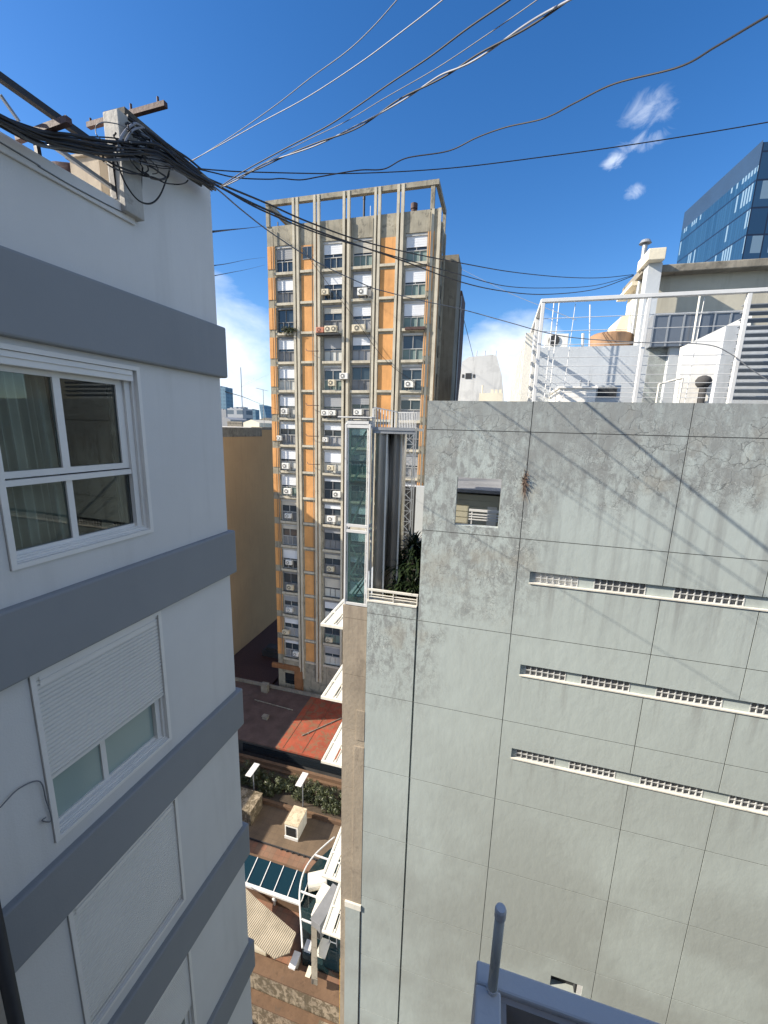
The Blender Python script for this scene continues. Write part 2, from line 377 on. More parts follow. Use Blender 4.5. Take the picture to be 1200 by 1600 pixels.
def grey_green_wall():
    m, nt, b, out = nodes('grey_green_wall'); g = NT(nt); s = g.sep(); X, Z = s[0], s[2]
    c = (.435,.49,.47)
    base = g.mix(g.rng(g.noise(.35, detail=4), .3, .7), sc(c, .95), sc(c, 1.05))
    base = g.mix(g.rng(g.noise(1.6, (1,1,.30), detail=6), .45, .75, 0, .16, True), base, (.38,.41,.385))
    base = g.mix(g.rng(g.noise(5.5, (1,1,.25), detail=7, rough=.65), .42, .66, 0, .13, True), base, (.33,.36,.34))
    # long drips, strongest near the top
    dr = g.noise(2.1, (1, 1, .045), detail=6, rough=.62)
    top = g.rng(Z, -7.0, .6, .06, 1.0, True)
    base = g.mix(g.mth('MULTIPLY', g.rng(dr, .49, .64, 0, .75, True), top), base, (.24,.255,.25))
    # weathered zone: top strip, column by the square opening and the low left bay
    edge = g.noise(.75, detail=8, rough=.62)
    hz = g.mth('ADD', Z, g.rng(edge, .25, .75, -1.6, 1.6))
    xe = g.mth('ADD', X, g.rng(edge, .25, .75, -1.0, 1.0))
    zone = g.rng(hz, -2.0, -.7, 0, 1, True)
    zone = g.mth('MAXIMUM', zone, g.mth('MULTIPLY', g.rng(xe, .5, 2.2, 1, 0, True), g.rng(hz, -6.3, -3.6, 0, 1, True)))
    zone = g.mth('MAXIMUM', zone, g.mth('MULTIPLY', g.rng(xe, -2.0, -.9, 1, 0, True), g.rng(hz, -10.0, -7.0, 0, 1, True)))
    mot = g.noise(4.6, (1,1,.55), detail=12, rough=.74, dist=.5)
    base = g.mix(g.mth('MULTIPLY', g.rng(mot, .44, .58, 0, .80, True), zone), base, (.225,.235,.23))
    def ridge(scale, st, seedv, wd):
        nz_ = g.noise(scale, st, detail=4, rough=.55, dist=1.8)
        return g.rng(g.mth('ABSOLUTE', g.mth('SUBTRACT', nz_, seedv)), .0, wd, 1, 0)
    pz_ = g.rng(g.noise(1.3, detail=4), .40, .60, 0, 1, True)
    base = g.mix(g.mth('MULTIPLY', g.mth('MULTIPLY', ridge(4.2, (1,1,.8), .50, .030), zone), g.mth('MULTIPLY', pz_, .75)), base, (.14,.15,.147))
    base = g.mix(g.mth('MULTIPLY', g.mth('MULTIPLY', ridge(4.2, (1,1,.8), .535, .024), zone), g.mth('MULTIPLY', pz_, .75)), base, (.60,.64,.60))
    base = g.mix(g.mth('MULTIPLY', g.mth('MULTIPLY', ridge(9.0, (1,1,.8), .50, .05), zone), .35), base, (.18,.19,.185))
    base = g.mix(g.mth('MULTIPLY', g.rng(g.noise(1.1, detail=5), .55, .7, 0, .40, True), zone), base, (.34,.32,.265))
    # cracks
    wv = g.n('ShaderNodeVectorMath', operation='ADD'); nz = g.n('ShaderNodeTexNoise'); nz.inputs['Scale'].default_value = 3.5; nz.inputs['Detail'].default_value = 8
    g.l(g.pos, nz.inputs[0]); sv = g.n('ShaderNodeVectorMath', operation='SCALE'); sv.inputs['Scale'].default_value = .42
    g.l(nz.outputs['Color'], sv.inputs[0]); g.l(g.pos, wv.inputs[0]); g.l(sv.outputs[0], wv.inputs[1])
    ck = g.voro(2.3, (1, 0.001, 1.2), vec=wv.outputs[0])
    cm = g.mth('MULTIPLY', g.rng(ck, .006, .020, 1, 0), g.rng(g.noise(1.1, detail=3), .46, .56, 0, .75, True))
    cm = g.mth('MULTIPLY', cm, g.rng(hz, -1.6, -.4, 0, 1, True))
    base = g.mix(cm, base, (.08,.085,.08))
    # general soiling of the weathered zone, drips under the vent strips
    base = g.mix(g.mth('MULTIPLY', g.rng(g.noise(1.8, (1,1,.35), detail=8, rough=.7), .32, .56, .15, .80, True), g.rng(hz, -1.4, .4, 0, 1, True)), base, (.26,.275,.265))
    dr2 = g.noise(4.2, (1, 1, .05), detail=6, rough=.65)
    for zb_, ln_, xa_, xb_ in ((-4.08, 1.3, 1.15, 20), (-6.92, 1.2, 1.15, 20), (-9.73, 1.2, 1.15, 20), (-2.60, 1.8, -.95, .26)):
        mk = g.mth('MULTIPLY', g.rng(Z, zb_-ln_, zb_, 0, 1), g.mth('LESS_THAN', Z, zb_)); mk = g.mth('MULTIPLY', mk, g.mth('MULTIPLY', g.mth('GREATER_THAN', X, xa_), g.mth('LESS_THAN', X, xb_)))
        base = g.mix(g.mth('MULTIPLY', mk, g.rng(dr2, .49, .66, 0, .60, True)), base, (.25,.26,.25))
    base = g.mix(g.mth('MULTIPLY', g.rng(g.noise(.28, detail=5), .34, .58, .25, .8, True), g.rng(Z, -17, -5, 1, 0, True)), base, (.29,.31,.29))  # mottled darker tint: weaker light low on the wall put into its colour
    g.l(base, b.inputs['Base Color']); b.inputs['Roughness'].default_value = .88; b.inputs['Specular IOR Level'].default_value = .3
    h = g.mth('ADD', g.mth('MULTIPLY', g.noise(3.5, (1,1,.6), detail=8, rough=.6), 1.0), g.mth('MULTIPLY', g.noise(30, detail=4), .12))
    h = g.mth('SUBTRACT', h, g.mth('MULTIPLY', cm, .5))
    g.bump(h, b, .30, .03)
grey_green_wall()

def tiles(name, c1, c2, size, mortar=(.10,.08,.06), msize=.04):
    m, nt, b, out = nodes(name); g = NT(nt)
    br = g.n('ShaderNodeTexBrick'); br.offset = 0; br.inputs['Scale'].default_value = 1/size; br.inputs['Mortar Size'].default_value = msize
    br.inputs['Brick Width'].default_value = 1; br.inputs['Row Height'].default_value = 1; br.inputs['Bias'].default_value = 0
    br.inputs['Color1'].default_value = (*c1, 1); br.inputs['Color2'].default_value = (*c2, 1); br.inputs['Mortar'].default_value = (*mortar, 1)
    g.l(g.pos, br.inputs['Vector'])
    base = g.mix(g.rng(g.noise(.9, detail=6), .4, .7, 0, .6), br.outputs['Color'], sc(c1, .5))
    g.l(base, b.inputs['Base Color']); b.inputs['Roughness'].default_value = .8
    return m
tiles('clay_tiles', (.26,.12,.07), (.20,.13,.085), .42, (.14,.09,.06), .03)
tiles('brown_tiles', (.15,.105,.065), (.135,.095,.06), .5, (.10,.07,.045), .02)

def corrug():
    m, nt, b, out = nodes('corrugated_sheet'); g = NT(nt); rt_ = g.n('ShaderNodeVectorRotate', rotation_type='Z_AXIS'); g.l(g.pos, rt_.inputs[0]); rt_.inputs['Angle'].default_value = R(12)
    s = g.sep(rt_.outputs[0]); w = g.mth('SINE', g.mth('MULTIPLY', s[0], 2*math.pi/.13))
    base = g.mix(g.rng(g.noise(1.1, detail=6), .35, .68), (.42,.36,.26), (.28,.24,.17)); base = g.mix(g.rng(w, -1, -.3, .45, 0), base, (.16,.13,.09))
    g.l(base, b.inputs['Base Color']); b.inputs['Roughness'].default_value = .6; g.bump(w, b, .6, .03)
corrug()
def facade_tower_blue():
    m, nt, b, out = nodes('blue_curtain_wall'); g = NT(nt)
    # panels in object space: x along the face, z up
    tc = g.n('ShaderNodeTexCoord').outputs['UV']
    s = g.sep(tc)
    fu = g.mth('FRACT', g.mth('MULTIPLY', s[0], 1)); fv = g.mth('FRACT', g.mth('MULTIPLY', s[1], 1))
    iu = g.mth('FLOOR', s[0]); iv = g.mth('FLOOR', s[1])
    cv = g.n('ShaderNodeCombineXYZ'); g.l(iu, cv.inputs[0]); g.l(iv, cv.inputs[1])
    wn = g.n('ShaderNodeTexWhiteNoise', noise_dimensions='3D'); g.l(cv.outputs[0], wn.inputs[0])
    base = g.mix(wn.outputs[0], (.012,.050,.115), (.02,.07,.15))
    low = g.n('ShaderNodeCombineXYZ'); g.l(g.mth('FLOOR', g.mth('DIVIDE', s[0], 5)), low.inputs[0]); g.l(iv, low.inputs[1])
    wn2 = g.n('ShaderNodeTexWhiteNoise', noise_dimensions='3D'); g.l(low.outputs[0], wn2.inputs[0])
    lit = g.mth('MULTIPLY', g.mth('GREATER_THAN', wn.outputs[0], .42), g.mth('GREATER_THAN', wn2.outputs[0], .38))
    lit = g.mth('MULTIPLY', lit, g.mth('GREATER_THAN', fv, .35)); lit = g.mth('MULTIPLY', lit, g.mth('GREATER_THAN', fu, .4))
    base = g.mix(lit, base, (.16,.25,.34))
    mul = g.mth('MAXIMUM', g.mth('LESS_THAN', fu, .08), g.mth('LESS_THAN', fv, .07))
    base = g.mix(mul, base, (.008,.02,.05))
    g.l(base, b.inputs['Base Color']); b.inputs['Roughness'].default_value = .35; b.inputs['Specular IOR Level'].default_value = .3
facade_tower_blue()
def city_facade(name, wall, glass, fw=3.2, fh=3.2):
    m, nt, b, out = nodes(name); g = NT(nt); s = g.sep()
    fu = g.mth('FRACT', g.mth('DIVIDE', g.mth('ADD', s[0], g.mth('MULTIPLY', s[1], .7)), fw)); fv = g.mth('FRACT', g.mth('DIVIDE', s[2], fh))
    w = g.mth('MULTIPLY', g.mth('GREATER_THAN', fu, .3), g.mth('GREATER_THAN', fv, .45))
    g.l(g.mix(w, wall, glass), b.inputs['Base Color']); b.inputs['Roughness'].default_value = .6
city_facade('city_blocks', (.34,.36,.38), (.08,.12,.16), 6, 4)
city_facade('city_blue', (.10,.20,.28), (.07,.15,.22), 5, 4)
GZ = -36.5           # street level below the camera
# ================================================================ ground
g = MB(); g.quad((-3000,-3000,GZ),(3000,-3000,GZ),(3000,6000,GZ),(-3000,6000,GZ))
g.build('ground', M['asphalt'], kind='structure')

# ================================================================ left apartment building
LA = R(1.7); LN = Vector((math.cos(LA), -math.sin(LA), 0)); LTn = Vector((math.sin(LA), math.cos(LA), 0)); LD = 4.12
def LT(s, d, z): return -LN*(LD+d) + LTn*s + Vector((0,0,z))
def onL(u, v, d=0.0):
    r = ray(u, v); p = r*(-(LD+d)/r.dot(LN)); return p
def onS(u, v, S): r = ray(u, v); return r*(S/r.dot(LTn))
LC = 5.24
lb = thing('white_apartment_building', LT(LC, 2.7, GZ), 'white apartment building with slate grey bands in the left foreground', 'building')
tops = [1.37] + [-1.63-2.805*k for k in range(13)]
wins = [(-1.32, .62)] + [(-4.26-2.80*k, -2.35-2.805*k) for k in range(12)]
us = [-9, 2.32, 3.85, LC]
zs = sorted([GZ] + [z for w in wins for z in w if z > GZ] + [2.26])
def wf(i, j):
    zc = (zs[j]+zs[j+1])/2
    return None if i == 1 and any(a < zc < b for a, b in wins) else 0.0
w = MB(LT); w.TH = .2; w.relief(us, zs, wf)
w.quad((LC,0,GZ),(LC,2.7,GZ),(LC,2.7,3.0),(LC,0,3.0)); w.quad((-9,2.7,GZ),(LC,2.7,GZ),(LC,2.7,2.3),(-9,2.7,2.3)); w.quad((-9,0,GZ),(-9,2.7,GZ),(-9,2.7,2.26),(-9,0,2.26))
w.quad((-9,.2,1.6),(LC,.2,1.6),(LC,2.7,1.6),(-9,2.7,1.6)); w.quad((-9,.2,1.6),(3.96,.2,1.6),(3.96,.2,2.26),(-9,.2,2.26)); w.quad((-9,0,2.26),(3.96,0,2.26),(3.96,.2,2.26),(-9,.2,2.26))
w.box(3.96, LC, 0, .22, 2.26, 3.13); w.box(LC-.22, LC, .22, 2.7, 1.6, 3.0)
w.build('wall', M['white_paint'], lb)
lip = MB(LT); lip.box(-9, 3.95, -.03, -.002, 2.10, 2.24); lip.build('parapet_lip', M['white_paint'], lb, bevel=.008)
cp = MB(LT)
cp.box(3.93, LC+.03, -.03, .25, 3.132, 3.19); cp.build('coping', M['coping_dirty'], lb)
for t in tops:
    b = MB(LT); b.box(-9.05, LC+.085, -.085, 2.74, t-.70, t); b.build('band', M['slate_paint'], lb, bevel=.025)
def slats(s0, s1, z0, z1, d=.045, p=.048):
    m = MB(LT); z = z1
    while z > z0+.01:
        zb = max(z0, z-p); h = z-zb
        pr = [(d+.016, z), (d, z-.22*h), (d, z-.78*h), (d+.016, zb), (d+.022, zb)]
        for k in range(4):
            a, b = pr[k], pr[k+1]; m.quad((s0,a[0],a[1]),(s1,a[0],a[1]),(s1,b[0],b[1]),(s0,b[0],b[1]))
        z = zb
    return m
def frame_mb(s0, s1, z0, z1, w_, d0, d1, m=None):
    m = m or MB(LT)
    m.box(s0, s1, d0, d1, z0, z0+w_); m.box(s0, s1, d0, d1, z1-w_, z1)
    m.box(s0, s0+w_, d0, d1, z0+w_, z1-w_); m.box(s1-w_, s1, d0, d1, z0+w_, z1-w_); return m
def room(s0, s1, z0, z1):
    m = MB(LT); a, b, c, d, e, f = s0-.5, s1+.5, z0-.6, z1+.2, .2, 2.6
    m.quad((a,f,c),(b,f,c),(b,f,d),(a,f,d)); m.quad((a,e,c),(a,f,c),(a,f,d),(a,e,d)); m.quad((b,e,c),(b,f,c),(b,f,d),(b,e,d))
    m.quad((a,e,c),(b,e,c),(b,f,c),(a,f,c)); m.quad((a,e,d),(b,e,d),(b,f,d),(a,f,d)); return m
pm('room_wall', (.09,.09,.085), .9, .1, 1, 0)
for k, (z0, z1) in enumerate(wins):
    if z0 < GZ+.5: continue
    s0, s1 = 2.325, 3.845
    fr = frame_mb(s0, s1, z0+.004, z1-.004, .045, -.022, .05)          # casing
    frame_mb(s0+.046, s1-.046, z0+.05, z1-.05, .035, .03, .09, fr)
    fr.box(s1-.15, s1-.083, .06, .15, z0+.09, z1-.09)                   # jamb profiles
    fr.box(s0+.046, s1-.046, .0, .028, z0+.052, z0+.062)                # sill tracks
    fr.box(s0+.046, s1-.046, .05, .19, z0+.086, z0+.10)
    wo = fr.build('window', M['white_alu'], lb)
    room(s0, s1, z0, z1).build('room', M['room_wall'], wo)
    if k == 0: zm, zs_ = -.53, None
    elif k == 1: zm, zs_ = z0+.90, z0+.74
    else: zm, zs_ = z0+.90, z0+.20 if k % 3 else z0+.75
    if k: zm = z0+.80
    sa = MB(LT)
    mid = 2.99
    sa.box(s0+.082, s1-.151, .095, .15, z0+.10, z0+.135); sa.box(s0+.082, s0+.115, .095, .15, z0+.135, zm-.06)
    sa.box(mid-.03, mid+.03, .095, .15, z0+.135, zm-.06); sa.box(s0+.082, s1-.151, .07, .15, zm-.06, zm-.005)
    sa.box(s0+.082, s1-.151, .09, .16, zm+.01, zm+.07); sa.box(s0+.082, s0+.12, .09, .14, zm+.07, z1-.22); sa.box(mid-.045, mid+.025, .085, .135, zm+.07, z1-.22)
    sa.box(s1-.235, s1-.151, .09, .14, zm+.07, z1-.22); sa.box(s0+.082, s1-.151, .09, .14, z1-.22, z1-.17)
    sa.build('sash', M['white_alu'], wo)
    for a, b, c, d in ((s0+.115, mid-.03, z0+.135, zm-.06), (mid+.03, s1-.151, z0+.135, zm-.06)):
        pn = MB(LT); pn.box(a, b, .118, .126, c, d); pn.build('pane', M['clear_pane'] if k == 0 else M['lower_pane'], wo)
    for a, b in ((s0+.12, mid-.045), (mid+.025, s1-.235)):
        pn = MB(LT); pn.box(a, b, .108, .116, zm+.07, z1-.22); pn.build('pane', M['clear_pane'], wo)
    rb = MB(LT); rb.box(s0+.082, s1-.083, -.005, .085, z1-.17, z1-.052); rb.box(s0+.082, s1-.083, -.018, -.005, z1-.11, z1-.10)
    rb.build('shutter_box', M['white_alu'], wo, bevel=.006)
    if zs_ is not None:
        sh = slats(s0+.05, s1-.05, zs_, z1-.05, d=.0)
        sh.box(s0+.05, s1-.05, .0, .02, zs_-.03, zs_); sh.build('shutter', M['shutter_white'], wo)
    if k < 3:
        cu = MB(LT); N_ = 90; a, b = (s0+.02, 3.10) if k == 0 else (s0, s1)
        pts = []
        for i in range(N_+1):
            q = i/N_; s = a+(b-a)*q; d = .34 + .035*math.sin(q*61+1.3*math.sin(q*17)) + .02*math.sin(q*23)
            pts.append((s, d))
        for i in range(N_):
            (sa_, da), (sb, db) = pts[i], pts[i+1]
            sp = .10*(1 if k == 0 else 0)
            cu.quad((sa_, da, z0-.2),(sb, db, z0-.2),(sb-(sb-a)*sp, db, z1+.1),(sa_-(sa_-a)*sp, da, z1+.1))
        cu.build('curtain', M['curtain'], wo, smooth=True)
        if k == 0:
            cu = MB(LT)
            for i in range(20):
                f = lambda j: (3.72+.22*j/20, .34+.03*math.sin(j*1.9))
                (a1, d1), (a2, d2) = f(i), f(i+1); cu.quad((a1,d1,z0-.2),(a2,d2,z0-.2),(a2,d2,z1+.1),(a1,d1,z1+.1))
            cu.build('curtain', M['curtain'], wo, smooth=True)
# drain pipe
p = MB(); p.tube([LT(1.72, -.12, 2.6), LT(1.72, -.12, GZ)], .055, 14); p.build('drainpipe', M['black_rubber'], lb, smooth=True)
# thin cables fixed to the left wall
def wire(name, pts, r, mat, label, cat='cable', group=None, n=8, seg=10, wob=0):
    q = smooth_path(pts, seg)
    if wob:
        q = [p + Vector((mnoise.noise(Vector((i*.15, wob, 0))), mnoise.noise(Vector((i*.15, wob, 9))), mnoise.noise(Vector((i*.15, wob, 20)))))*abs(wob)*.01 for i, p in enumerate(q)]
    m = MB(); m.tube(q, r, 6); return m.build(name, M[mat], smooth=True, label=label, cat=cat, group=group)
wire('wall_cable', [onL(x, y, -.035) for x, y in ((0,222),(60,258),(64,262),(130,300),(206,337),(218,325),(221,300),(222,262))], .006, 'grey_rubber', 'thin grey cable clipped under the parapet lip of the white building')
wire('wall_cable', [onL(x, y, -.03) for x, y in ((0,1262),(30,1232),(62,1221),(72,1250),(80,1275),(78,1284),(66,1282),(72,1277))], .006, 'grey_rubber', 'thin cable looping across white wall beside the half open shutter')
# parapet post, rails and crossarms
pp = MB(LT); pp.box(3.78, 4.01, -.10, .10, 2.16, 3.07); pp.build('parapet_post', M['post_concrete'], lb, bevel=.01)
def onLd(u, v, d): return onL(u, v, d)
cbr = MB(); S1 = 4.12
cbr.bar(onS(138,197,S1), onS(259,163,S1), .05, .05); 
for q in ((142,193),(205,171),(247,160)): 
    pz_ = onS(q[0], q[1], S1); cbr.tube([pz_+Vector((0,0,-.02)), pz_+Vector((0,0,.05))], .012, 6)
cbr.build('crossarm', M['rust_brown'], label='rusty brown steel crossarm behind the concrete post on the parapet', cat='crossarm')
cb2 = MB(); cb2.bar(onS(28,217,3.0), onS(108,188,3.0), .05, .05); cb2.build('crossarm', M['rust_brown'], label='rusty brown crossarm under the steel rail at far left of the parapet', cat='crossarm')
rl = MB(); rl.bar(onL(-40,92,.0), onL(172,243,.0), .055, .055)
rl.bar(onL(172,236,.03), onL(182,312,.03), .05, .04); rl.bar(onL(56,218,.02), onL(60,242,.02), .035, .035)
rl.build('parapet_rail', M['black_steel'], label='black steel rail leaning over the white parapet at far left', cat='railing')
rl = MB(); rl.bar(onL(76,223,.10), onL(174,292,.10), .035, .035); rl.bar(onL(0,148,.12), onL(30,190,.12), .02, .02); rl.build('parapet_rail', M['grey_steel'], label='thinner grey steel rail sloping down to the concrete post', cat='railing')
# things standing on its roof
t = MB(); a = onL(118, 272, 1.3); t.tube([a+Vector((0,0,-1.2)), a+Vector((0,0,-.05)), a+Vector((0,0,.06))], .35, 20, rs=[.34,.34,.12]); t.build('water_tank', M['rust_brown'], smooth=True, label='brown domed tank peeping over the white parapet', cat='tank')
t = MB(); a = onL(157, 262, .8); t.box(a.x-.22, a.x+.2, a.y-.2, a.y+.25, a.z-.9, a.z); t.box(a.x-.25, a.x+.23, a.y-.23, a.y+.28, a.z, a.z+.025); t.build('roof_cabinet', M['pier_concrete'], label='beige box on the roof behind the white parapet', cat='roof box')

# cable bundle along the parapet
main = [(-30,168),(0,186),(60,214),(110,224),(160,232),(200,236),(245,240),(285,262),(332,292)]
random.seed(3)
ORD = ['first','second','third','fourth','fifth','sixth','seventh','eighth','ninth','tenth','eleventh','twelfth','thirteenth','fourteenth','fifteenth','last']
labs = ['black cable of the thick bundle on the white parapet']
for k in range(16):
    ox, oy = random.gauss(0, 2), -13+k*1.8; dd = -.10 - random.random()*.16
    pts = []
    for i, (x, y) in enumerate(main):
        f = 1.0 if 1 < i < 7 else .55
        pts.append(onL(x+ox+random.gauss(0, 3)*f, y+oy*f+random.gauss(0, 2.2)*f, dd))
    wire('parapet_cable', pts, random.choice((.006,.008,.010,.013)), random.choice(('black_rubber','black_rubber','black_rubber','grey_rubber')), f'cable {ORD[k]} from the top in the bundle on the white parapet', group='cables bundled along the parapet')
core = MB(); q = smooth_path([onL(x, y-2, -.16) for x, y in main], 10)
core.tube(q, .03, 8, rs=[.026+.008*math.sin(i*.5) for i in range(len(q))]); core.build('parapet_trunk_cable', M['black_rubber'], smooth=True, label='thickest black trunk cable running along the white parapet', cat='cable')
for k in range(11):    # loops gathered at the concrete post
    cx, cy = 183+k*6.6, random.uniform(205, 262); rx, ry = random.uniform(22, 52), random.uniform(8, 22); ph = random.uniform(0, 6.28); n_ = 14; ext = random.uniform(.55, 1.0)
    pts = [onL(cx+rx*math.cos(ph+2*math.pi*ext*i/n_)+random.gauss(0,.7), cy+ry*math.sin(ph+2*math.pi*ext*i/n_)+.35*rx*math.cos(ph+2*math.pi*ext*i/n_)+random.gauss(0,.7), -.13-random.random()*.12) for i in range(n_)]
    wire('cable_loop', pts, random.choice((.005,.007,.009)), random.choice(('black_rubber','black_rubber','grey_rubber')), f'slack cable loop, {ORD[k]} from the left of those by the parapet post', group='cable loops at the parapet post')
wire('cable_loop', [onL(x, y, -.1) for x, y in ((180,245),(195,285),(215,312),(235,318),(250,305),(262,275),(268,258),(280,250))], .009, 'black_rubber', 'black cable hanging lowest over the white wall below the post')
for k, pts in enumerate(([(185,236),(190,215),(200,200),(212,193),(225,200)], [(190,240),(197,218),(208,203),(222,199)], [(183,238),(187,219),(196,204),(207,195)])):
    wire('cable_loop', [onL(x, y, -.2) for x, y in pts], .011, 'white_rubber', ('pale cable arching highest over the post side','middle pale cable arching over the post side','pale cable closest to the concrete post')[k])
# dark mesh of cables on the coping block
dk = MB()
for k in range(10):
    a = [onL(200+19*i+random.gauss(0,1.5), 186+14.2*i+k*2.6-6+3*math.sin(k*1.7+i), -.07-.012*k) for i in range(7)]
    dk.tube(smooth_path(a, 6), .012, 6)
dk.build('cable_tangle', M['black_rubber'], label='tangle of black cables draped on the coping behind the concrete post', cat='cables', kind='stuff')

# ================================================================ grey green building
GY = 11.4
gb = thing('grey_green_building', (5, 20, GZ), 'grey green building with stained panelled side wall on the right', 'building')
def GT(u, d, z): return Vector((u, GY+d, z))
K = GY/10
J = [.742*K, 3.868*K, 5.74*K, 9.3*K, 12.4*K]; J0 = -1.666*K
HJ = [.03, -2.835, -5.675, -8.49, -11.32, -14.0, -16.9, -19.7, -22.5, -25.3, -28.1]
GW, GD = .022, .03
XL, XR, ZT = -3.49, 16.0, .80
slots = [(-4.06, -3.735), (-6.90, -6.57), (-9.71, -9.38)]; SX = 1.19
grids = [(1.33, 2.44), (2.83, 4.07), (4.70, 6.24), (6.84, 8.40), (9.05, 10.6)]
op = (-.955, .235, -2.60, -1.24)
sw = [onY(861, 1524, GY), onY(908, 1556, GY)]; swr = (sw[0].x, sw[1].x, sw[1].z, sw[0].z)
us = {XL, XR, SX, op[0], op[1], 14.0, J0-.03, J0+.03, swr[0], swr[1]}
for j in J: us |= {j-GW/2, j+GW/2}
for a, b in grids: us |= {a, b}
zs = {GZ, ZT, op[2], op[3], swr[2], swr[3], -5.28}
for h in HJ: zs |= {h-GW/2, h+GW/2}
for a, b in slots: zs |= {a, b}
us = sorted(us); zs = sorted(zs)
def gfn(i, j):
    u, z = (us[i]+us[i+1])/2, (zs[j]+zs[j+1])/2
    if u < J0+.03 and z > -5.28: return None
    if op[0] < u < op[1] and op[2] < z < op[3]: return None
    if swr[0] < u < swr[1] and swr[2] < z < swr[3]: return .22
    for a, b in slots:
        if a < z < b and SX < u < 14.0:
            return .15 if any(c < u < d for c, d in grids) else .07
    if abs(u-J0) < .03 and z < -5.28: return .12
    if any(abs(z-h) < GW/2 for h in HJ) or any(abs(u-j) < GW/2 for j in J): return GD
    return 0.0
w = MB(GT); w.TH = .25; w.relief(us, zs, gfn)
w.quad((J0+.03,0,-5.28),(J0+.03,.25,-5.28),(J0+.03,.25,ZT),(J0+.03,0,ZT)); w.quad((J0+.03,0,ZT),(XR,0,ZT),(XR,.25,ZT),(J0+.03,.25,ZT))
w.quad((XL,0,-5.28),(J0,0,-5.28),(J0,.3,-5.28),(XL,.3,-5.28)); w.quad((XL,0,GZ),(XL,.3,GZ),(XL,.3,-5.28),(XL,0,-5.28))
pm('joint_sealant', (.10,.105,.10), .9, .1, 3, 0)
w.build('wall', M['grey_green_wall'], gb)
for h in HJ:
    s = MB(GT); xa_ = J0+.031 if h > -5.28 else XL+.001
    cuts = [xa_] + [v for j in J for v in (j-.02, j+.02)] + [XR]
    for q in range(0, len(cuts), 2): s.box(cuts[q], cuts[q+1], .006, .02, h-GW/2+.002, h+GW/2-.002)
    s.build('joint', M['joint_sealant'], gb)
for j in J:
    s = MB(GT); zc_ = sorted([GZ, ZT] + [v for a, b in slots for v in (a-.032, b)])
    for q in range(0, len(zc_), 2): s.box(j-GW/2+.002, j+GW/2-.002, .006, .02, zc_[q], zc_[q+1])
    s.build('joint', M['joint_sealant'], gb)
w = MB(GT)
# back face of the screen wall, with the same opening
for a, b, c, d in ((J0+.03, op[0], -5.3, ZT), (op[1], XR, -5.3, ZT), (op[0], op[1], -5.3, op[2]), (op[0], op[1], op[3], ZT)):
    w.quad((a,.25,c),(b,.25,c),(b,.25,d),(a,.25,d))
w.build('screen_back', M['roof_grey_paint'], gb)
bk = MB(); bk.box(-4.3, XR, GY+.3, 32, GZ, -5.32); bk.build('body', M['roof_grey_paint'], gb)
for k, (a, b) in enumerate(slots):
    s = MB(GT); s.box(SX, 14.0, -.03, .06, a-.03, a+.004); s.build('sill', M['cream_paint'], gb)
    for gi, (c, d) in enumerate(grids):
        n_ = [7, 8, 10, 10, 10][gi]; cw = (d-c)/n_; m = MB(GT); h = b-a
        for i in range(n_+1): x = min(max(c+cw*i, c+.011), d-.011); m.box(x-.012, x+.012, .062, .10, a, b)
        m.box(c, d, .064, .098, a+.45*h-.011, a+.45*h+.011); m.box(c, d, .064, .098, b-.02, b); m.box(c, d, .064, .098, a, a+.012)
        gr = m.build('vent_grille', M['grille_grey'], gb)
        q = MB(GT); q.box(c+.003, d-.003, .12, .13, a, b); q.build('backing', M['tower_grey'] if (k, gi) != (0, 0) else M['roof_white_paint'], gr)
cq = MB(GT); cq.box(XL, J0-.03, -.02, .28, -5.278, -5.23); cq.build('coping', M['cream_paint'], gb)
q = MB(GT); q.box(swr[0], swr[1], .19, .20, swr[2], swr[3]); q.box(swr[1]-.22, swr[1]-.16, .02, .19, swr[2]+.002, swr[3]-.002); q.build('vent_opening', M['dark_gap'], gb)
q = MB(GT); q.box(swr[1]-.15, swr[1]-.001, .01, .185, swr[2]+.002, swr[3]-.002); q.build('vent_reveal', M['white_steel'], gb)
# concrete pier at its corner
pc = MB(GT); PX0, PX1 = -4.31, XL-.012
zz = [GZ, -30.5, -27.7, -24.9, -22.1, -19.3, -17.4, -15.0, -12.35, -10.0, -7.95, -5.95, -5.52]
for i in range(len(zz)-1):
    pc.box(PX0, PX1, .02, .6, zz[i]+.008, zz[i+1]-.008)
pc.box(PX0+.015, PX1, .035, .6, GZ, -5.54)
pc.build('corner_pier', M['pier_concrete'], gb)
q = MB(GT); q.box(PX1-.36, PX1+.006, -.008, .019, -17.3, -10.6); q.box(PX1-.30, PX1+.006, -.008, .019, -10.35, -9.2); q.build('pier_strip', M['pier_concrete'], gb, bevel=.006)
q = MB(GT); q.box(PX1-.62, PX1+.01, -.05, .019, -17.6, -17.36); q.build('pier_cap', M['cream_paint'], gb)
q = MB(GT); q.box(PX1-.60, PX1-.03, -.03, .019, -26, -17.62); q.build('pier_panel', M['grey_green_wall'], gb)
q = MB(GT); q.box(-5.2, -2.6, -.5, -.002, -24.4, -24.1); q.build('base_ledge', M['moss_wall'], gb)
# terrace parapet rail on the low bay
rr = MB(GT); zt = -4.86
rr.box(XL, J0, .0, .07, zt-.06, zt); rr.box(XL, J0, .02, .05, zt-.19, zt-.165); rr.box(XL, J0, .02, .05, zt-.27, zt-.245)
for x in (XL+.02, XL+.82, J0-.03): rr.box(x-.015, x+.015, .015, .055, -5.23, zt-.06)
rr.build('terrace_railing', M['cream_paint'], label='cream metal railing along the plant terrace edge', cat='railing')
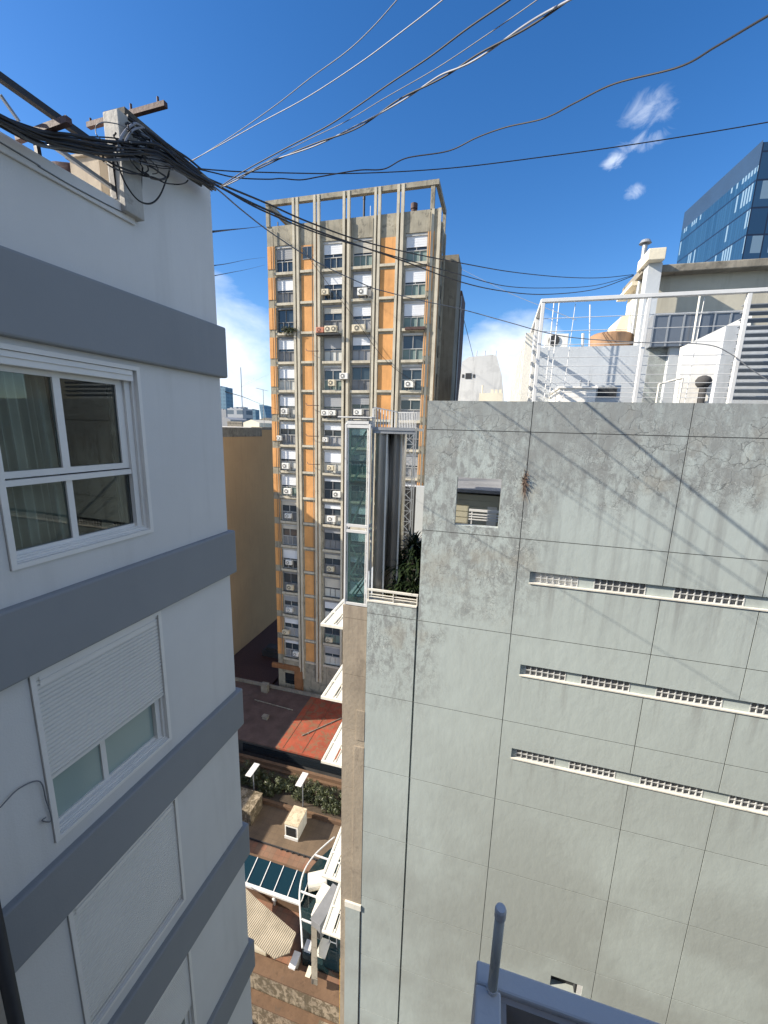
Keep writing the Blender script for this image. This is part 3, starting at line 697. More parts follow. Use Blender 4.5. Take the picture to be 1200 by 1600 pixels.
# weed growing from the joint
wd = MB(); c0 = onY(820, 752, GY); random.seed(5)
for k in range(150):
    d = Vector((random.gauss(0,.07), -abs(random.gauss(0,.05)), random.gauss(-.03,.17))); a = c0+Vector((random.gauss(0,.02),0,random.gauss(0,.12)))
    b = a+d; s = Vector((.006,0,.006)); wd.quad(a-s, a+s, b+s*.3, b-s*.3)
wd.build('wall_weed', M['dry_weed'], label='dry brown weed growing out of a wall joint', cat='plant')

# shed and rails seen through the opening
sh = thing('terrace_shed', (0, 15, -5.3), 'olive walled terrace shed with flat grey roof seen through the wall opening', 'shed')
pm('olive_boards', (.42,.40,.30), .8, .1, 1, 0)
m = MB(); m.box(-1.75, 3.5, 13.6, 17, -5.3, -2.05)
for i in range(16): m.box(-1.76, 3.5, 13.58, 13.6, -5.2+.2*i, -5.2+.2*i+.17)
m.build('wall', M['olive_boards'], sh)
m = MB(); m.box(-1.85, 3.6, 13.3, 17.2, -1.93, -1.83); m.build('roof', M['tower_grey'], sh)
m = MB(); m.box(-.1, .2, 13.55, 13.58, -5.3, -2.4); m.build('door', M['cream_paint'], sh)
m = MB(); m.box(-1.7, 3.4, 17.4, 17.5, -3, -.9); m.build('back_fence', M['tower_grey'], label='dark slatted fence behind the terrace shed roof', cat='fence')
m = MB()
for z, h in ((-2.28,.07), (-2.42,.03), (-2.50,.03), (-2.58,.03)): m.box(-.62, .6, 12.3, 12.34, z-h, z)
m.box(-.55, -.52, 12.31, 12.33, -3.3, -2.3); m.box(.5, .53, 12.31, 12.33, -3.3, -2.3)
m.build('inner_railing', M['white_steel'], label='white railing just behind the square wall opening', cat='railing')

# ================================================================ lift shaft on the pier
lf = thing('lift_shaft', (-3.9, GY+.5, -5.5), 'glazed steel lift shaft standing on the concrete pier', 'lift shaft')
X0, X1, Y0, Y1, ZB, ZR = -4.29, -3.50, GY+.02, GY+.42, -5.5, .13
m = MB()
for x in (X0, X1-.06):
    for y in (Y0, Y1-.06): m.box(x, x+.06, y, y+.06, ZB, ZR)
for x in (X0+.085, X1-.115): m.box(x, x+.03, Y0+.02, Y0+.05, ZB, ZR)
m.build('post', M['white_steel'], lf, bevel=.008)
m = MB()
for z in (-5.50, -3.13, -2.95, ZR-.12, ZR-.01):
    m.box(X0+.062, X1-.062, Y0+.005, Y0+.06, z, z+.09); m.box(X0+.005, X0+.05, Y0+.062, Y1-.062, z, z+.09); m.box(X1-.05, X1-.005, Y0+.062, Y1-.062, z, z+.09)
m.build('crossbeam', M['white_steel'], lf, bevel=.006)
for z0, z1 in ((-5.41, -3.13), (-2.86, ZR-.12)):
    m = MB(); m.box(X0+.12, X1-.12, Y0+.03, Y0+.038, z0, z1); m.build('pane', M['lift_glass'], lf)
    m = MB(); m.box(X0+.03, X0+.036, Y0+.062, Y1-.062, z0, z1); m.build('pane', M['lift_glass'], lf)
m = MB(); yb = Y0+.22; a, b = X0+.14, X1-.14
zlev = [-5.4, -4.55, -4.5, -3.2, -2.85, -1.55, -1.5, -.6, -.5, 0]
for z0, z1 in ((-5.35,-4.55),(-4.55,-3.6),(-3.0,-1.7),(-1.7,-.75),(-.75,0.0)):
    m.bar((a, yb, z0), (b, yb, z1), .05); m.box(a, b, yb-.02, yb+.02, z1-.02, z1+.02)
    if z0 < -3: m.bar((b, yb+.04, z0), (a, yb+.04, z1), .03); m.bar((a+.1, yb+.08, z0), (b, yb+.08, z1-.18), .05)
m.build('brace', M['white_bar'], lf)
m = MB(); m.box(X0+.1, X1-.1, Y0+.1, Y0+.36, -1.66, -1.56); m.box(X0+.1, X1-.1, Y0+.1, Y0+.3, -1.0, -.95); m.build('landing_bar', M['grey_steel'], lf)
m = MB(); m.box(X0-.22, X1+.03, Y0-.02, Y1+.05, .30, .335); m.build('canopy', M['white_steel'], lf, bevel=.006)
m = MB()
for x in (X0+.12, X1-.2): m.bar((x, Y0+.1, .10), (x+.1, Y0+.1, .31), .03, .03)
m.box(X0+.05, X1-.05, Y0+.12, Y1, .14, .24); m.build('canopy_bracket', M['grey_steel'], lf)

ld = thing('lift_landing', (-2.8, GY+.8, -5.3), 'ribbed metal clad landing with picket railing beside the lift shaft', 'landing')
m = MB(); q = onY(582, 674, GY+.1); q2 = onY(648, 674, GY+.1)
m.box(q.x, q2.x, GY+.15, GY+1.6, -.03, .045); m.box(q.x, q2.x, GY+.12, GY+.15, -.12, .06); m.box(q.x, q2.x, GY+.10, GY+.119, -.03, .0); m.build('deck', M['grey_steel'], ld)
m = MB()
for i in range(8): m.box(q.x+.03+.08*i, q.x+.055+.08*i, GY+.16+.02*i, GY+.18+.02*i, .05, .60-.012*i)
m.bar((q.x, GY+.16, .61), (q.x+.66, GY+.33, .50), .028)
yy = GY+.33
for i in range(12): m.box(q.x+.68+.048*i, q.x+.702+.048*i, yy, yy+.02, .05, .47)
m.box(q.x+.66, q2.x, yy-.003, yy+.023, .47, .50); m.box(q.x-.02, q.x+.02, GY+.11, GY+.15, -.04, .58)
m.build('railing', M['white_steel'], ld)
# curved metal cladding: two convex columns
for k, (pa, pb) in enumerate(((585, 603), (604, 622))):
    xa, xb = onY(pa, 790, GY+.3).x, onY(pb, 790, GY+.3).x; m = MB(); n_ = 12; pts = []
    for i in range(n_+1):
        q_ = i/n_; pts.append((xa+(xb-xa)*q_, GY+.30+.25*k-.07*math.sin(math.pi*q_)))
    for i in range(n_):
        for z in range(5):
            za, zb = -5.3+1.06*z, -5.3+1.06*(z+1)
            m.quad((*pts[i], za), (*pts[i+1], za), (*pts[i+1], zb), (*pts[i], zb))
    m.box(xa, xb, GY+.32+.25*k, GY+1.2, -5.3, -.01)
    m.build('cladding_panel', M['brushed_metal'], ld, smooth=True)
    m = MB(); m.box(xb-.02, xb+.025, GY+.2+.25*k, GY+.24+.25*k, -5.3, 0); m.build('cladding_trim', M['cream_paint'], ld)
# lattice mast beyond
m = MB(); A, B = onY(627, 700, 15), onY(646, 700, 15)
for x in (A.x, B.x):
    for y in (15, 15.4): m.box(x-.02, x+.02, y-.02, y+.02, -5.3, .1)
for i in range(12):
    z = -.1-.42*i; m.bar((A.x, 15, z), (B.x, 15, z-.42*(1)), .025); m.box(A.x, B.x, 14.99, 15.01, z-.012, z+.012)
    m.bar((B.x, 15.4, z), (A.x, 15.4, z-.42), .02)
m.build('lattice_mast', M['grey_steel'], label='slim lattice steel mast right of the lift shaft', cat='mast')
m = MB(); m.box(onY(625,770,16).x, onY(650,770,16).x, 16, 16.2, -5.3, -2.25)
for i in range(6): m.box(onY(625,770,16).x+.1*i, onY(625,770,16).x+.1*i+.05, 15.97, 16, -5.3, -2.25)
m.build('slatted_screen', M['dark_wall'], label='brown slatted screen behind the terrace plants', cat='screen')
m = MB(); m.box(onY(650,770,16).x, 1, 16, 16.2, -5.3, -2.2); m.build('terrace_wall', M['roof_grey_paint'], label='plain grey wall behind the terrace plants', cat='wall')
# plants
def strap_plant(c, n_, ln, seed, label, mat='strap_leaf', name='strap_leaf_plant'):
    random.seed(seed); t = thing(name, c, label, 'plant', 'plants on the lift terrace'); m = MB(); c = Vector(c)
    for k in range(n_):
        az = random.uniform(0, 6.283); el = random.uniform(.35, 1.4); L_ = ln*random.uniform(.6, 1.1); w_ = random.uniform(.025, .042)*ln/.75
        d = Vector((math.cos(az)*math.cos(el), math.sin(az)*math.cos(el), math.sin(el))); p_ = c+Vector((random.gauss(0,.08), random.gauss(0,.08), random.uniform(.0,.45)*ln)); sd_ = Vector((-math.sin(az), math.cos(az), 0))
        prev = None
        for i in range(7):
            q_ = i/6; ww = w_*math.sin(math.pi*min(1, .18+q_*.82)); a, b = p_-sd_*ww, p_+sd_*ww
            if prev: m.quad(prev[0], prev[1], b, a)
            prev = (a, b); d = (d+Vector((0,0,-.24))).normalized(); p_ = p_+d*L_/6
    m.build('foliage', M[mat], t)
    s = MB(); s.tube([c+Vector((0,0,-.3)), c+Vector((0,0,.3*ln))], .04, 8); s.build('stem', M['bark'], t); return t
strap_plant((-2.12, 11.98, -5.0), 170, .62, 1, 'dark strap leaved plant nearest the grey wall edge on the terrace')
strap_plant((-2.55, 11.92, -5.02), 170, .58, 2, 'dark strap leaved plant in the middle of the terrace')
strap_plant((-2.25, 12.45, -4.05), 240, .85, 3, 'tallest dark strap leaved plant at the back of the terrace')
strap_plant((-2.60, 12.2, -4.6), 220, .78, 6, 'dark strap leaved plant behind the middle one on the terrace')
strap_plant((-2.0, 12.2, -4.35), 200, .75, 8, 'dark strap leaved plant half hidden by the grey wall edge')
strap_plant((-2.86, 11.85, -5.25), 50, .38, 4, 'small yellow green plant by the terrace railing', 'yellow_leaf')
m = MB(); m.box(-3.44, -1.0, 11.72, 15.9, -5.31, -5.2); m.build('planting_bed', M['soil'], label='dark soil bed on the lift terrace', cat='planting bed')

# ================================================================ sun shades on the side of the pier
xo = -.444*12.6
for k, (z, nm) in enumerate(((-6.97,'topmost'), (-9.93,'second from top'), (-12.74,'third from top'), (-18.3,'fourth from top'), (-21.3,'lowest'))):
    t = thing('sun_shade', (-4.35, 13.6, z), f'white slatted metal sun shade on the pier side, {nm} of five', 'sun shade', 'sun shades beside the pier')
    m = MB(); m.box(xo, -4.32, 12.55, 12.63, z-.05, z+.05); m.box(xo, -4.32, 13.55, 13.61, z-.03, z+.06); m.box(xo, -4.32, 15.0, 15.06, z-.05, z+.05); m.box(xo, xo+.06, 12.63, 15.0, z-.045, z+.045); m.build('frame', M['cream_paint'], t)
    m = MB()
    for a, a2 in ((xo+.07, xo+.45), (xo+.53, xo+.91), (xo+.99, xo+1.25)):
        for y0, y1 in ((12.65, 13.54), (13.62, 14.99)):
            m.box(a, a2, y0, y1, z-.01, z+.015); m.box(a+.005, a+.025, y0, y1, z+.016, z+.045); m.box(a2-.025, a2-.005, y0, y1, z+.016, z+.045)
    for y0, y1 in ((12.65, 12.80), (13.40, 13.54), (13.62, 13.80), (14.8, 14.99)): m.box(xo+.452, xo+.528, y0, y1, z-.009, z+.014); m.box(xo+.912, xo+.988, y0, y1, z-.009, z+.014)
    m.build('slat', M['cream_paint'], t)
m = MB()
for x in (-4.66, -4.40): m.box(x, x+.03, 12.3, 12.34, -28, -22.0)
for i in range(18): m.box(-4.66, -4.37, 12.30, 12.33, -27.9+.33*i, -27.87+.33*i)
m.build('cat_ladder', M['yellow_paint'], label='yellow cat ladder below the lowest sun shade', cat='ladder')
# ================================================================ orange tower
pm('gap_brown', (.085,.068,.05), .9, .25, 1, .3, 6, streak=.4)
TY = 40.0
def XT(px, py=400): return onY(px, py, TY).x
TT = lambda u, d, z: Vector((u, TY+d, z))
tw = thing('orange_tower', (-15, 45, GZ), 'tall weathered apartment tower with orange panels and concrete fins', 'building')
TX0, TX1 = XT(416, 330), XT(686, 300)
bays = [(XT(430), XT(457)), (XT(504.5), XT(535)), (XT(551), XT(581.5)), (XT(633), XT(667))]
opan = [(XT(470.5), XT(490.5)), (XT(594.5), XT(618))]
fins = [(458.5,462), (464.2,468), (491,494.6), (497,500.8), (536,539.5), (543,547), (584,587.6), (590,594), (618.5,622.4), (625,629.6)]
fins = [(XT(a), XT(b)) for a, b in fins]
PIT = 2.806; NF = 16
sill = [14.95-PIT*k for k in range(NF)]
OH = 2.42
us = sorted({TX0, TX1} | {v for b in bays+opan for v in b}); zs = sorted({GZ, 19.1} | {s for s in sill} | {s+OH for s in sill})
def tf(i, j):
    u, z = (us[i]+us[i+1])/2, (zs[j]+zs[j+1])/2
    inb = any(a < u < b for a, b in bays); ins = any(s < z < s+OH for s in sill)
    if inb and ins: return (.42,)
    return 0.0
w = MB(TT); w.TH = .3; w.relief(us, zs, tf); w.build('front_wall', M['tower_concrete'], tw)
m = MB(); SY = 45.2
m.box(TX0+.01, TX1-.01, TY+.43, SY, GZ, 18.6); m.box(TX0+.3, -6.6, SY, 52, GZ, 17.4)
m.build('body', M['tower_side'], tw)
m = MB()       # side face: pilasters, recess strip and small windows
for y0, y1, d in ((40.0, 40.45, .10), (40.9, 41.3, .06), (42.4, 42.8, .12), (44.8, 45.25, .1)): m.box(TX1-.02, TX1+d, y0, y1, GZ, 19.1)
m.box(TX1-.3, TX1, TY+.43, SY, 18.6, 19.1)
m.build('side_pilaster', M['tower_concrete'], tw)
for k in range(NF): m = MB(); m.box(TX1-.02, TX1+.015, 43.1, 44.4, sill[k]+.8, sill[k]+2.0); m.build('side_window', M['dark_glass'], tw)
m = MB(); m.box(TX1-.02, TX1+.02, 40.45, 40.9, GZ, 17.2); m.box(TX1-.02, TX1+.02, 41.35, 42.3, GZ, 17.2); m.build('side_strip', M['tower_orange'], tw)
m = MB(); m.box(-9, -5.15, 46.2, 50, GZ, 17.7); m.build('rear_wing', M['tower_side'], tw)
m = MB(); m.box(-9, -5.0, 50.2, 55, GZ, 15.5); m.build('rear_wing', M['grey_roof'], tw)
m = MB(); m.box(-5.08, -4.97, 50.0, 50.2, GZ, 14.9); m.build('flue', M['grey_steel'], tw)
# parapet and roof frame
m = MB(TT); m.box(TX0, TX1, .01, .3, 18.3, 19.12); m.box(TX0, TX0+.3, .3, 5.2, 18, 19.1); m.build('parapet', M['tower_concrete'], tw)
m = MB(); m.box(TX0, TX1, TY-.15, TY+.30, 20.92, 21.32); m.box(TX1-.30, TX1, TY+.30, SY, 20.92, 21.32); m.box(TX0, TX0+.3, TY+.30, 48, 20.92, 21.32)
m.box(TX0, TX0+.32, TY-.1, TY+.25, 19.1, 20.92); m.box(TX1-.70, TX1-.35, TY-.1, TY+.25, 19.1, 20.92); m.box(TX1-.30, TX1, SY-.35, SY, 18.6, 20.92)
m.build('roof_frame', M['tower_concrete'], tw)
for a, b in fins:
    m = MB(); m.box(a, b, TY-.20, TY+.05, -29.5, 20.92); m.box(a, b, TY-.20, TY-.155, 20.92, 21.29); m.build('fin', M['tower_fin'], tw)
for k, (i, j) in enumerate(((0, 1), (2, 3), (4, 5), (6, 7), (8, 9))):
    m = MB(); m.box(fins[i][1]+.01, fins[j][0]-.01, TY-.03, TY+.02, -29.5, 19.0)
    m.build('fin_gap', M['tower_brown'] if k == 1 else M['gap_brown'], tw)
for ci, (a, b) in enumerate(opan):
    for k in range(NF+0):
        z0, z1 = sill[k]-.12, sill[k]+PIT-.42
        m = MB(); m.box(a+.02, b-.02, TY-.03, TY+.05, z0+.16, z1 if k else z1-.15)
        m.build('orange_panel', M['tower_orange'], tw)
for a, b in opan:
    for k in range(NF): m = MB(); m.box(a-.05, b+.05, TY-.20, TY, sill[k]-.20, sill[k]+.02); m.build('panel_ledge', M['tower_fin'], tw)
strips = [(TX0+.02, TX0+.42), (TX0+.5, bays[0][0]-.06), (bays[3][1]+.03, bays[3][1]+.60)]
for a, b in strips:
    for k in range(NF):
        m = MB(); m.box(a, b, TY-.06, TY+.02, sill[k]+.35, sill[k]+PIT-.42); m.build('orange_strip', M['tower_orange'], tw)
for a, b in bays:
    for k in range(NF): m = MB(); m.box(a-.06, b+.06, TY-.14, TY+.40, sill[k]-.24, sill[k]+.0); m.build('window_ledge', M['tower_fin'], tw)
m = MB(); m.box(XT(672), XT(676), TY-.10, TY, -29, 19.1); m.box(XT(682), XT(687)-.02, TY-.12, TY, -29, 19.1); m.build('corner_pilaster', M['tower_fin'], tw)
# windows
rnd = random.Random(11); pats = {}
glass_tints = []
for t_, c in (('tower_curtain', (.50,.50,.46)), ('tower_curtain_warm', (.36,.27,.17)), ('tower_panel_green', (.16,.22,.20))): pm(t_, c, .6, .15, .6, 0)
for bi, (a, b) in enumerate(bays):
    for k in range(NF):
        z = sill[k]; W = b-a
        m = MB(TT); y0, y1 = .17, .30
        m.box(a, b, .08, .30, z+OH-.22, z+OH-.01)                                  # roller box
        m.box(a, a+.06, y0, y1, z, z+OH-.22); m.box(b-.06, b, y0, y1, z, z+OH-.22)
        m.box(a+.06, b-.06, y0, y1, z+.98, z+1.05); m.box(a+.06, b-.06, y0, y1, z+.005, z+.06)
        for q_ in (.36, .66): m.box(a+W*q_-.022, a+W*q_+.022, y0, y1-.02, z+.06, z+.98)
        m.box(a+W*.5-.025, a+W*.5+.025, y0+.02, y1-.01, z+1.05, z+OH-.22)
        wo = m.build('window', M['window_sash'] if rnd.random() < .6 else M['tower_grey'], tw)
        g = MB(TT); g.box(a+.05, b-.05, .27, .285, z+1.05, z+OH-.22); g.build('pane', M['tower_glass'], wo)
        r_ = rnd.random(); mt = ['tower_grey','tower_grey','tower_curtain','tower_glass','tower_panel_green','city_grey'][int(r_*6)]
        g = MB(TT); g.box(a+.05, b-.05, .255, .262, z+.02, z+1.0); g.build('lower_panel', M[mt], wo)
        h = rnd.choice([.95, 1.0, 1.08, .55, .3, .9, .75, 1.0]) if k < 8 else rnd.choice([.35, .6, .45, 1.0, .8, .3, 1.05])
        if rnd.random() < .93:
            g = MB(TT); n_ = int(h/.11)+1
            zt_ = z+OH-.22
            for i in range(n_):
                g.box(a+.07, b-.07, .165+.006*(i % 2), .18, zt_-h*(i+1)/n_, zt_-h*i/n_)
            g.build('shutter', M[rnd.choice(['tower_shutter','tower_shutter','tower_shutter','tower_shutter_old','city_grey'])], wo)
        if rnd.random() < .5:
            g = MB(TT); c_ = a+.1+rnd.random()*.4
            for i in range(8): g.quad((c_+.1*i, .29-.02*(i % 2), z+1.0), (c_+.1*(i+1), .29-.02*((i+1) % 2), z+1.0), (c_+.1*(i+1), .29-.02*((i+1) % 2), z+2.1), (c_+.1*i, .29-.02*(i % 2), z+2.1))
            g.build('curtain', M['tower_curtain' if rnd.random() < .7 else 'tower_curtain_warm'], wo)
# small bathroom window in the first orange bay
m = MB(TT); a, b = XT(473.5), XT(488); m.box(a, b, -.05, .0, 16.0, 17.0); m.build('small_window', M['tower_glass'], tw)
m = MB(TT); m.box(a-.04, b+.04, -.075, -.051, 15.93, 16.0); m.box(a-.04, b+.04, -.07, -.051, 17.0, 17.05); m.box((a+b)/2-.03, (a+b)/2+.03, -.07, -.051, 16.0, 17.0); m.build('small_window_frame', M['tower_grey'], tw)
# ground floors
m = MB(); m.box(XT(430,1030)-.3, XT(470,1030), TY-.3, TY-.01, -28.6, -28.05); m.box(XT(466,1060)-.35, XT(474,1060), TY-.3, TY-.01, -34, -28.6); m.build('orange_beam', M['tower_brown'], tw)
m = MB(); m.box(TX0+.9, TX0+2.6, TY-.03, TY-.005, -30.6, -29.2); m.build('base_opening', M['dark_glass'], tw)
# downpipes on the facade
m = MB()
for px in (428.5, 489, 549, 583, 670): m.tube([(XT(px), TY-.18, 18.8), (XT(px), TY-.18, -29)], .05, 6)
m.build('facade_pipe', M['tower_side'], tw)
# window air conditioners
def ac_unit(parent_name='air_conditioner'): pass
fl_names = ['top','second','third','fourth','fifth','sixth','seventh','eighth','ninth','tenth','eleventh','twelfth','thirteenth','fourteenth','fifteenth','sixteenth']
col_names = ['leftmost','second','third','rightmost']
def ac(px, py, label, mat='ac_white', w=.80, h=.56, fans=1, box=False, col_='air conditioners on the orange tower'):
    p = onY(px, py, TY-.35); t = thing('air_conditioner', (p.x, TY-.2, p.z-h/2), label, 'air conditioner', col_)
    m = MB(); m.box(p.x-w/2, p.x+w/2, TY-.42, TY-.08, p.z-h/2, p.z+h/2); m.build('case', M[mat], t, bevel=.02)
    for f in range(fans):
        cx = p.x-w/2+w*(f+.5)/fans if fans > 1 else p.x-w*.12; m = MB(); r = h*.36; n_ = 18
        m.tube([(cx, TY-.424, p.z), (cx, TY-.44, p.z)], r, n_); fo = m.build('fan', M['fan_dark'], t)
        m = MB()
        for i in range(4):
            m.box(cx-r, cx+r, TY-.448, TY-.441, p.z-r*.8+i*r*.5, p.z-r*.8+i*r*.5+.02)
        m.box(cx-.09, cx+.09, TY-.45, TY-.441, p.z-.09, p.z+.09); m.build('guard', M[mat], fo)
    m = MB()
    for s in (-1, 1): m.box(p.x+s*w*.38-.02, p.x+s*w*.38+.02, TY-.40, TY-.02, p.z-h/2-.05, p.z-h/2); m.bar((p.x+s*w*.38, TY-.36, p.z-h/2-.05), (p.x+s*w*.38, TY-.02, p.z-h/2-.38), .03)
    m.build('bracket', M['tower_side'], t); return t
ACS = [(508,456,'small grey window air conditioner','ac_beige',.7,.5,1,'second column, second floor from the top'),
 (566,455.5,'white air conditioner','ac_white',.95,.62,1,'third column, second floor from the top'),
 (500,515.5,'small rusty red air conditioner','ac_red',.8,.5,1,'beside the fins left of the twin fan unit'),
 (516.5,514,'twin fan air conditioner','ac_beige',1.25,.6,2,'second column, third floor from the top'),
 (560,512.5,'beige air conditioner','ac_beige',1.3,.64,1,'third column, third floor from the top'),
 (537,587.5,'white air conditioner on the fins','ac_white',.85,.58,1,'between middle columns, fifth floor from top'),
 (518,582+20-4,'beige window box air conditioner','ac_beige',.7,.6,1,'second column, fifth floor from the top'),
 (639,600,'white air conditioner','ac_white',.85,.6,1,'rightmost column, fifth floor from the top'),
 (444.5,642.5,'white air conditioner','ac_white',.75,.6,1,'leftmost column, sixth floor from the top'),
 (508,645,'white air conditioner','ac_white',.8,.55,1,'second column, sixth floor from the top, left unit'),
 (519,645,'pale air conditioner','ac_white',.7,.5,1,'second column, sixth floor from the top, right unit'),
 (559,644,'white air conditioner','ac_white',.85,.55,1,'third column, sixth floor from the top'),
 (436,684.5,'small white air conditioner','ac_white',.5,.5,1,'leftmost column edge, seventh floor from the top'),
 (508,687,'small white air conditioner','ac_white',.55,.45,1,'second column, seventh floor from the top'),
 (446,728,'white air conditioner','ac_white',.8,.6,1,'leftmost column, eighth floor from the top'),
 (516,731,'beige window box air conditioner','ac_beige',.7,.5,1,'second column, eighth floor from the top'),
 (449,767.5,'white air conditioner','ac_white',.85,.62,1,'leftmost column, ninth floor from the top at the shadow edge'),
 (526,772.5,'white air conditioner','ac_white',.85,.62,1,'second column, ninth floor from the top'),
 (517.5,811,'white air conditioner','ac_white',.95,.62,1,'second column, tenth floor from the top'),
 (450,806,'shaded white air conditioner','ac_white',.75,.5,1,'leftmost column, tenth floor from the top'),
 (451,879,'shaded white air conditioner','ac_white',.75,.5,1,'leftmost column, twelfth floor from the top'),
 (516,889,'shaded grey air conditioner','ac_beige',.8,.55,1,'second column, twelfth floor from the top'),
 (453,918,'shaded beige air conditioner','ac_beige',.8,.6,1,'leftmost column, thirteenth floor from the top'),
 (452,953,'shaded white air conditioner','ac_white',.8,.5,1,'leftmost column, fourteenth floor from the top'),
 (446,988,'shaded grey air conditioner','ac_beige',.8,.5,1,'leftmost column, fifteenth floor from the top'),
 (462,1022,'shaded white air conditioner','ac_white',.7,.5,1,'leftmost column, sixteenth floor from the top'),
 (514,1000,'shaded pale air conditioner','ac_beige',.8,.5,1,'second column, lowest one above the sun shades')]
for px, py, lb_, mt, w_, h_, f_, where in ACS: ac(px, py, f'{lb_}, {where}', mt, w_, h_, f_)
# support shelf, planter, roof chimneys
m = MB(); a, b = XT(497, 525), XT(533, 525); z = onY(515, 523, TY).z; m.box(a, b, TY-.6, TY-.45, z-.08, z+.04); m.box(a, b, TY-.6, TY-.02, z-.12, z-.08); m.build('balcony_shelf', M['dark_gap'], label='dark steel shelf under the twin fan unit on the tower', cat='shelf')
m = MB(); a, b = XT(634, 514), XT(665, 514); z = onY(650, 514, TY).z; m.box(a, b, TY-.4, TY-.02, z-.12, z+.12); m.build('balcony_shelf', M['rust_brown'], label='rusty red window box on the rightmost tower column', cat='shelf')
random.seed(12); m = MB(); p = onY(450, 516, TY-.3)
for k in range(260):
    c = p+Vector((random.gauss(0, .45), random.gauss(0,.1), random.gauss(.02,.18))); s = Vector((random.gauss(0,.06), random.gauss(0,.06), random.gauss(0,.06))); t_ = Vector((random.gauss(0,.05), random.gauss(0,.05), random.gauss(0,.05)))
    m.quad(c-s, c+t_, c+s, c-t_)
m.build('balcony_plant', M['hedge_leaf'], label='green bushy plant on a leftmost tower window ledge', cat='plant')
def roofthing(px, py, w_, h_, mat, name, label, Y=43, cap=True):
    p = onY(px, py, Y); m = MB(); m.tube([(p.x, Y, p.z), (p.x, Y, 18.4)], w_/2, 12)
    if cap: m.tube([(p.x, Y, p.z), (p.x, Y, p.z+h_)], w_*.62, 12)
    m.build(name, M[mat], label=label, cat='chimney' if 'chim' in name else 'pole', smooth=False)
roofthing(569, 312, .22, .5, 'black_steel', 'chimney', 'thin black chimney pipe on the orange tower roof')
roofthing(647, 327, .55, .45, 'rust_brown', 'chimney', 'short capped chimney on the tower roof at right')
roofthing(579, 322, .07, .1, 'white_steel', 'vent_pole', 'thin white pole beside the black chimney on the tower roof', cap=False)
roofthing(434, 347, .12, .1, 'black_steel', 'vent_pole', 'short dark pole at the left end of the tower roof', cap=False)
p = onY(482, 352, TY-.4)

# ================================================================ tan building and low western neighbour
tb = thing('tan_building', (-38, 52, GZ), 'long blank tan rendered building left of the orange tower', 'building')
TZ0 = -.55; TYS = 29.2
m = MB(); m.box(-50, -34, TYS, 90, GZ, TZ0); m.build('wall', M['tan_wall'], tb)
m = MB(); m.box(-34.35, -33.94, TYS, 55.2, TZ0-.02, TZ0+.25); m.build('parapet', M['old_concrete'], tb)
m = MB(); m.box(-34.35, -33.97, 55.3, 90, TZ0-.02, TZ0+.35); m.box(-33.99, -33.96, TYS, 55.2, TZ0-1.0, TZ0-.02); m.build('parapet', M['old_concrete'], tb)
m = MB(); m.box(-62, -34, 4, TYS-.1, GZ, -21.6); m.build('low_neighbour_building', M['tan_wall'], label='lower tan building in front of the long tan building', cat='building')

# ================================================================ red roof building, low dark roofs
rb_ = thing('red_roof_building', (-18, 35, GZ), 'low building with half red half grey roof below the tower', 'building')
m = MB(); m.box(-33.9, -8, 31.2, 39.6, GZ, -31.2); m.build('wall', M['dark_wall'], rb_)
m = MB(); m.box(-18.6, -8, 30.9, 39.6, -31.19, -31.0); m.build('roof', M['red_roof'], rb_)
m = MB(); m.box(-33.9, -18.62, 30.9, 39.6, -31.19, -31.03); m.build('roof', M['grey_roof'], rb_)
m = MB(); m.box(-33.9, -8, 39.0, 39.3, -30.99, -30.7); m.build('parapet', M['old_concrete'], rb_)
m = MB(); m.box(-22.5, -8.4, 31.14, 31.19, -32.6, -31.7); m.box(-20, -10, 31.14, 31.19, -35, -33.1); m.build('window_strip', M['dark_glass'], rb_)
for k, (x, y, a, b, h) in enumerate(((-24.6, 38, .8, .5, 1.0), (-22, 34, .6, .4, .3))):
    m = MB(); m.box(x, x+a, y, y+b, -31.0, -31.0+h); m.box(x-.05, x+a+.05, y-.05, y+b+.05, -31.0+h, -30.95+h); m.build('roof_vent_box', M['old_concrete'], label=('taller','lower')[k]+' concrete vent box on the grey part of the low roof', cat='vent box')
m = MB(); m.box(-33.9, -24, 40.5, 60, GZ, -32.4); m.box(-33.9, -25, 40.5, 44, -32.4, -32.0); m.build('shaded_low_building', M['rust_brown'], label='dark maroon low roof in shade beside the tower foot', cat='building')
m = MB(); m.box(-30, -27, 47, 49, -32.4, -31.5); m.box(-29.6, -27.4, 47.4, 48.6, -31.5, -31.2); m.build('roof_unit', M['dark_wall'], label='dark roof unit on the shaded maroon roof', cat='roof unit')

# ================================================================ courtyard terrace
TF = -33.0
m = MB(); m.box(-26, -6, 16.6, 30.8, GZ+.3, TF-.01); m.build('terrace_block', M['brown_wall'], kind='structure', label='raised courtyard block')
m = MB(); m.quad((-26,16.9,TF),(-6,16.9,TF),(-6,23.6,TF),(-26,23.6,TF)); m.build('terrace_paving', M['clay_tiles'], kind='structure')
m = MB(); m.box(-26, -6, 23.62, 26.6, TF, TF+.12); m.build('upper_paving', M['brown_tiles'], kind='structure')
m = MB(); m.box(-26, -7.5, 23.56, 23.61, TF, TF+.16)
for i in range(12): m.box(-14+.5*i, -13.9+.5*i, 23.5, 23.56, TF, TF+.14)
m.build('deck_edge', M['dark_gap'], label='dark slotted drain edge between brown and red paving', cat='drain')
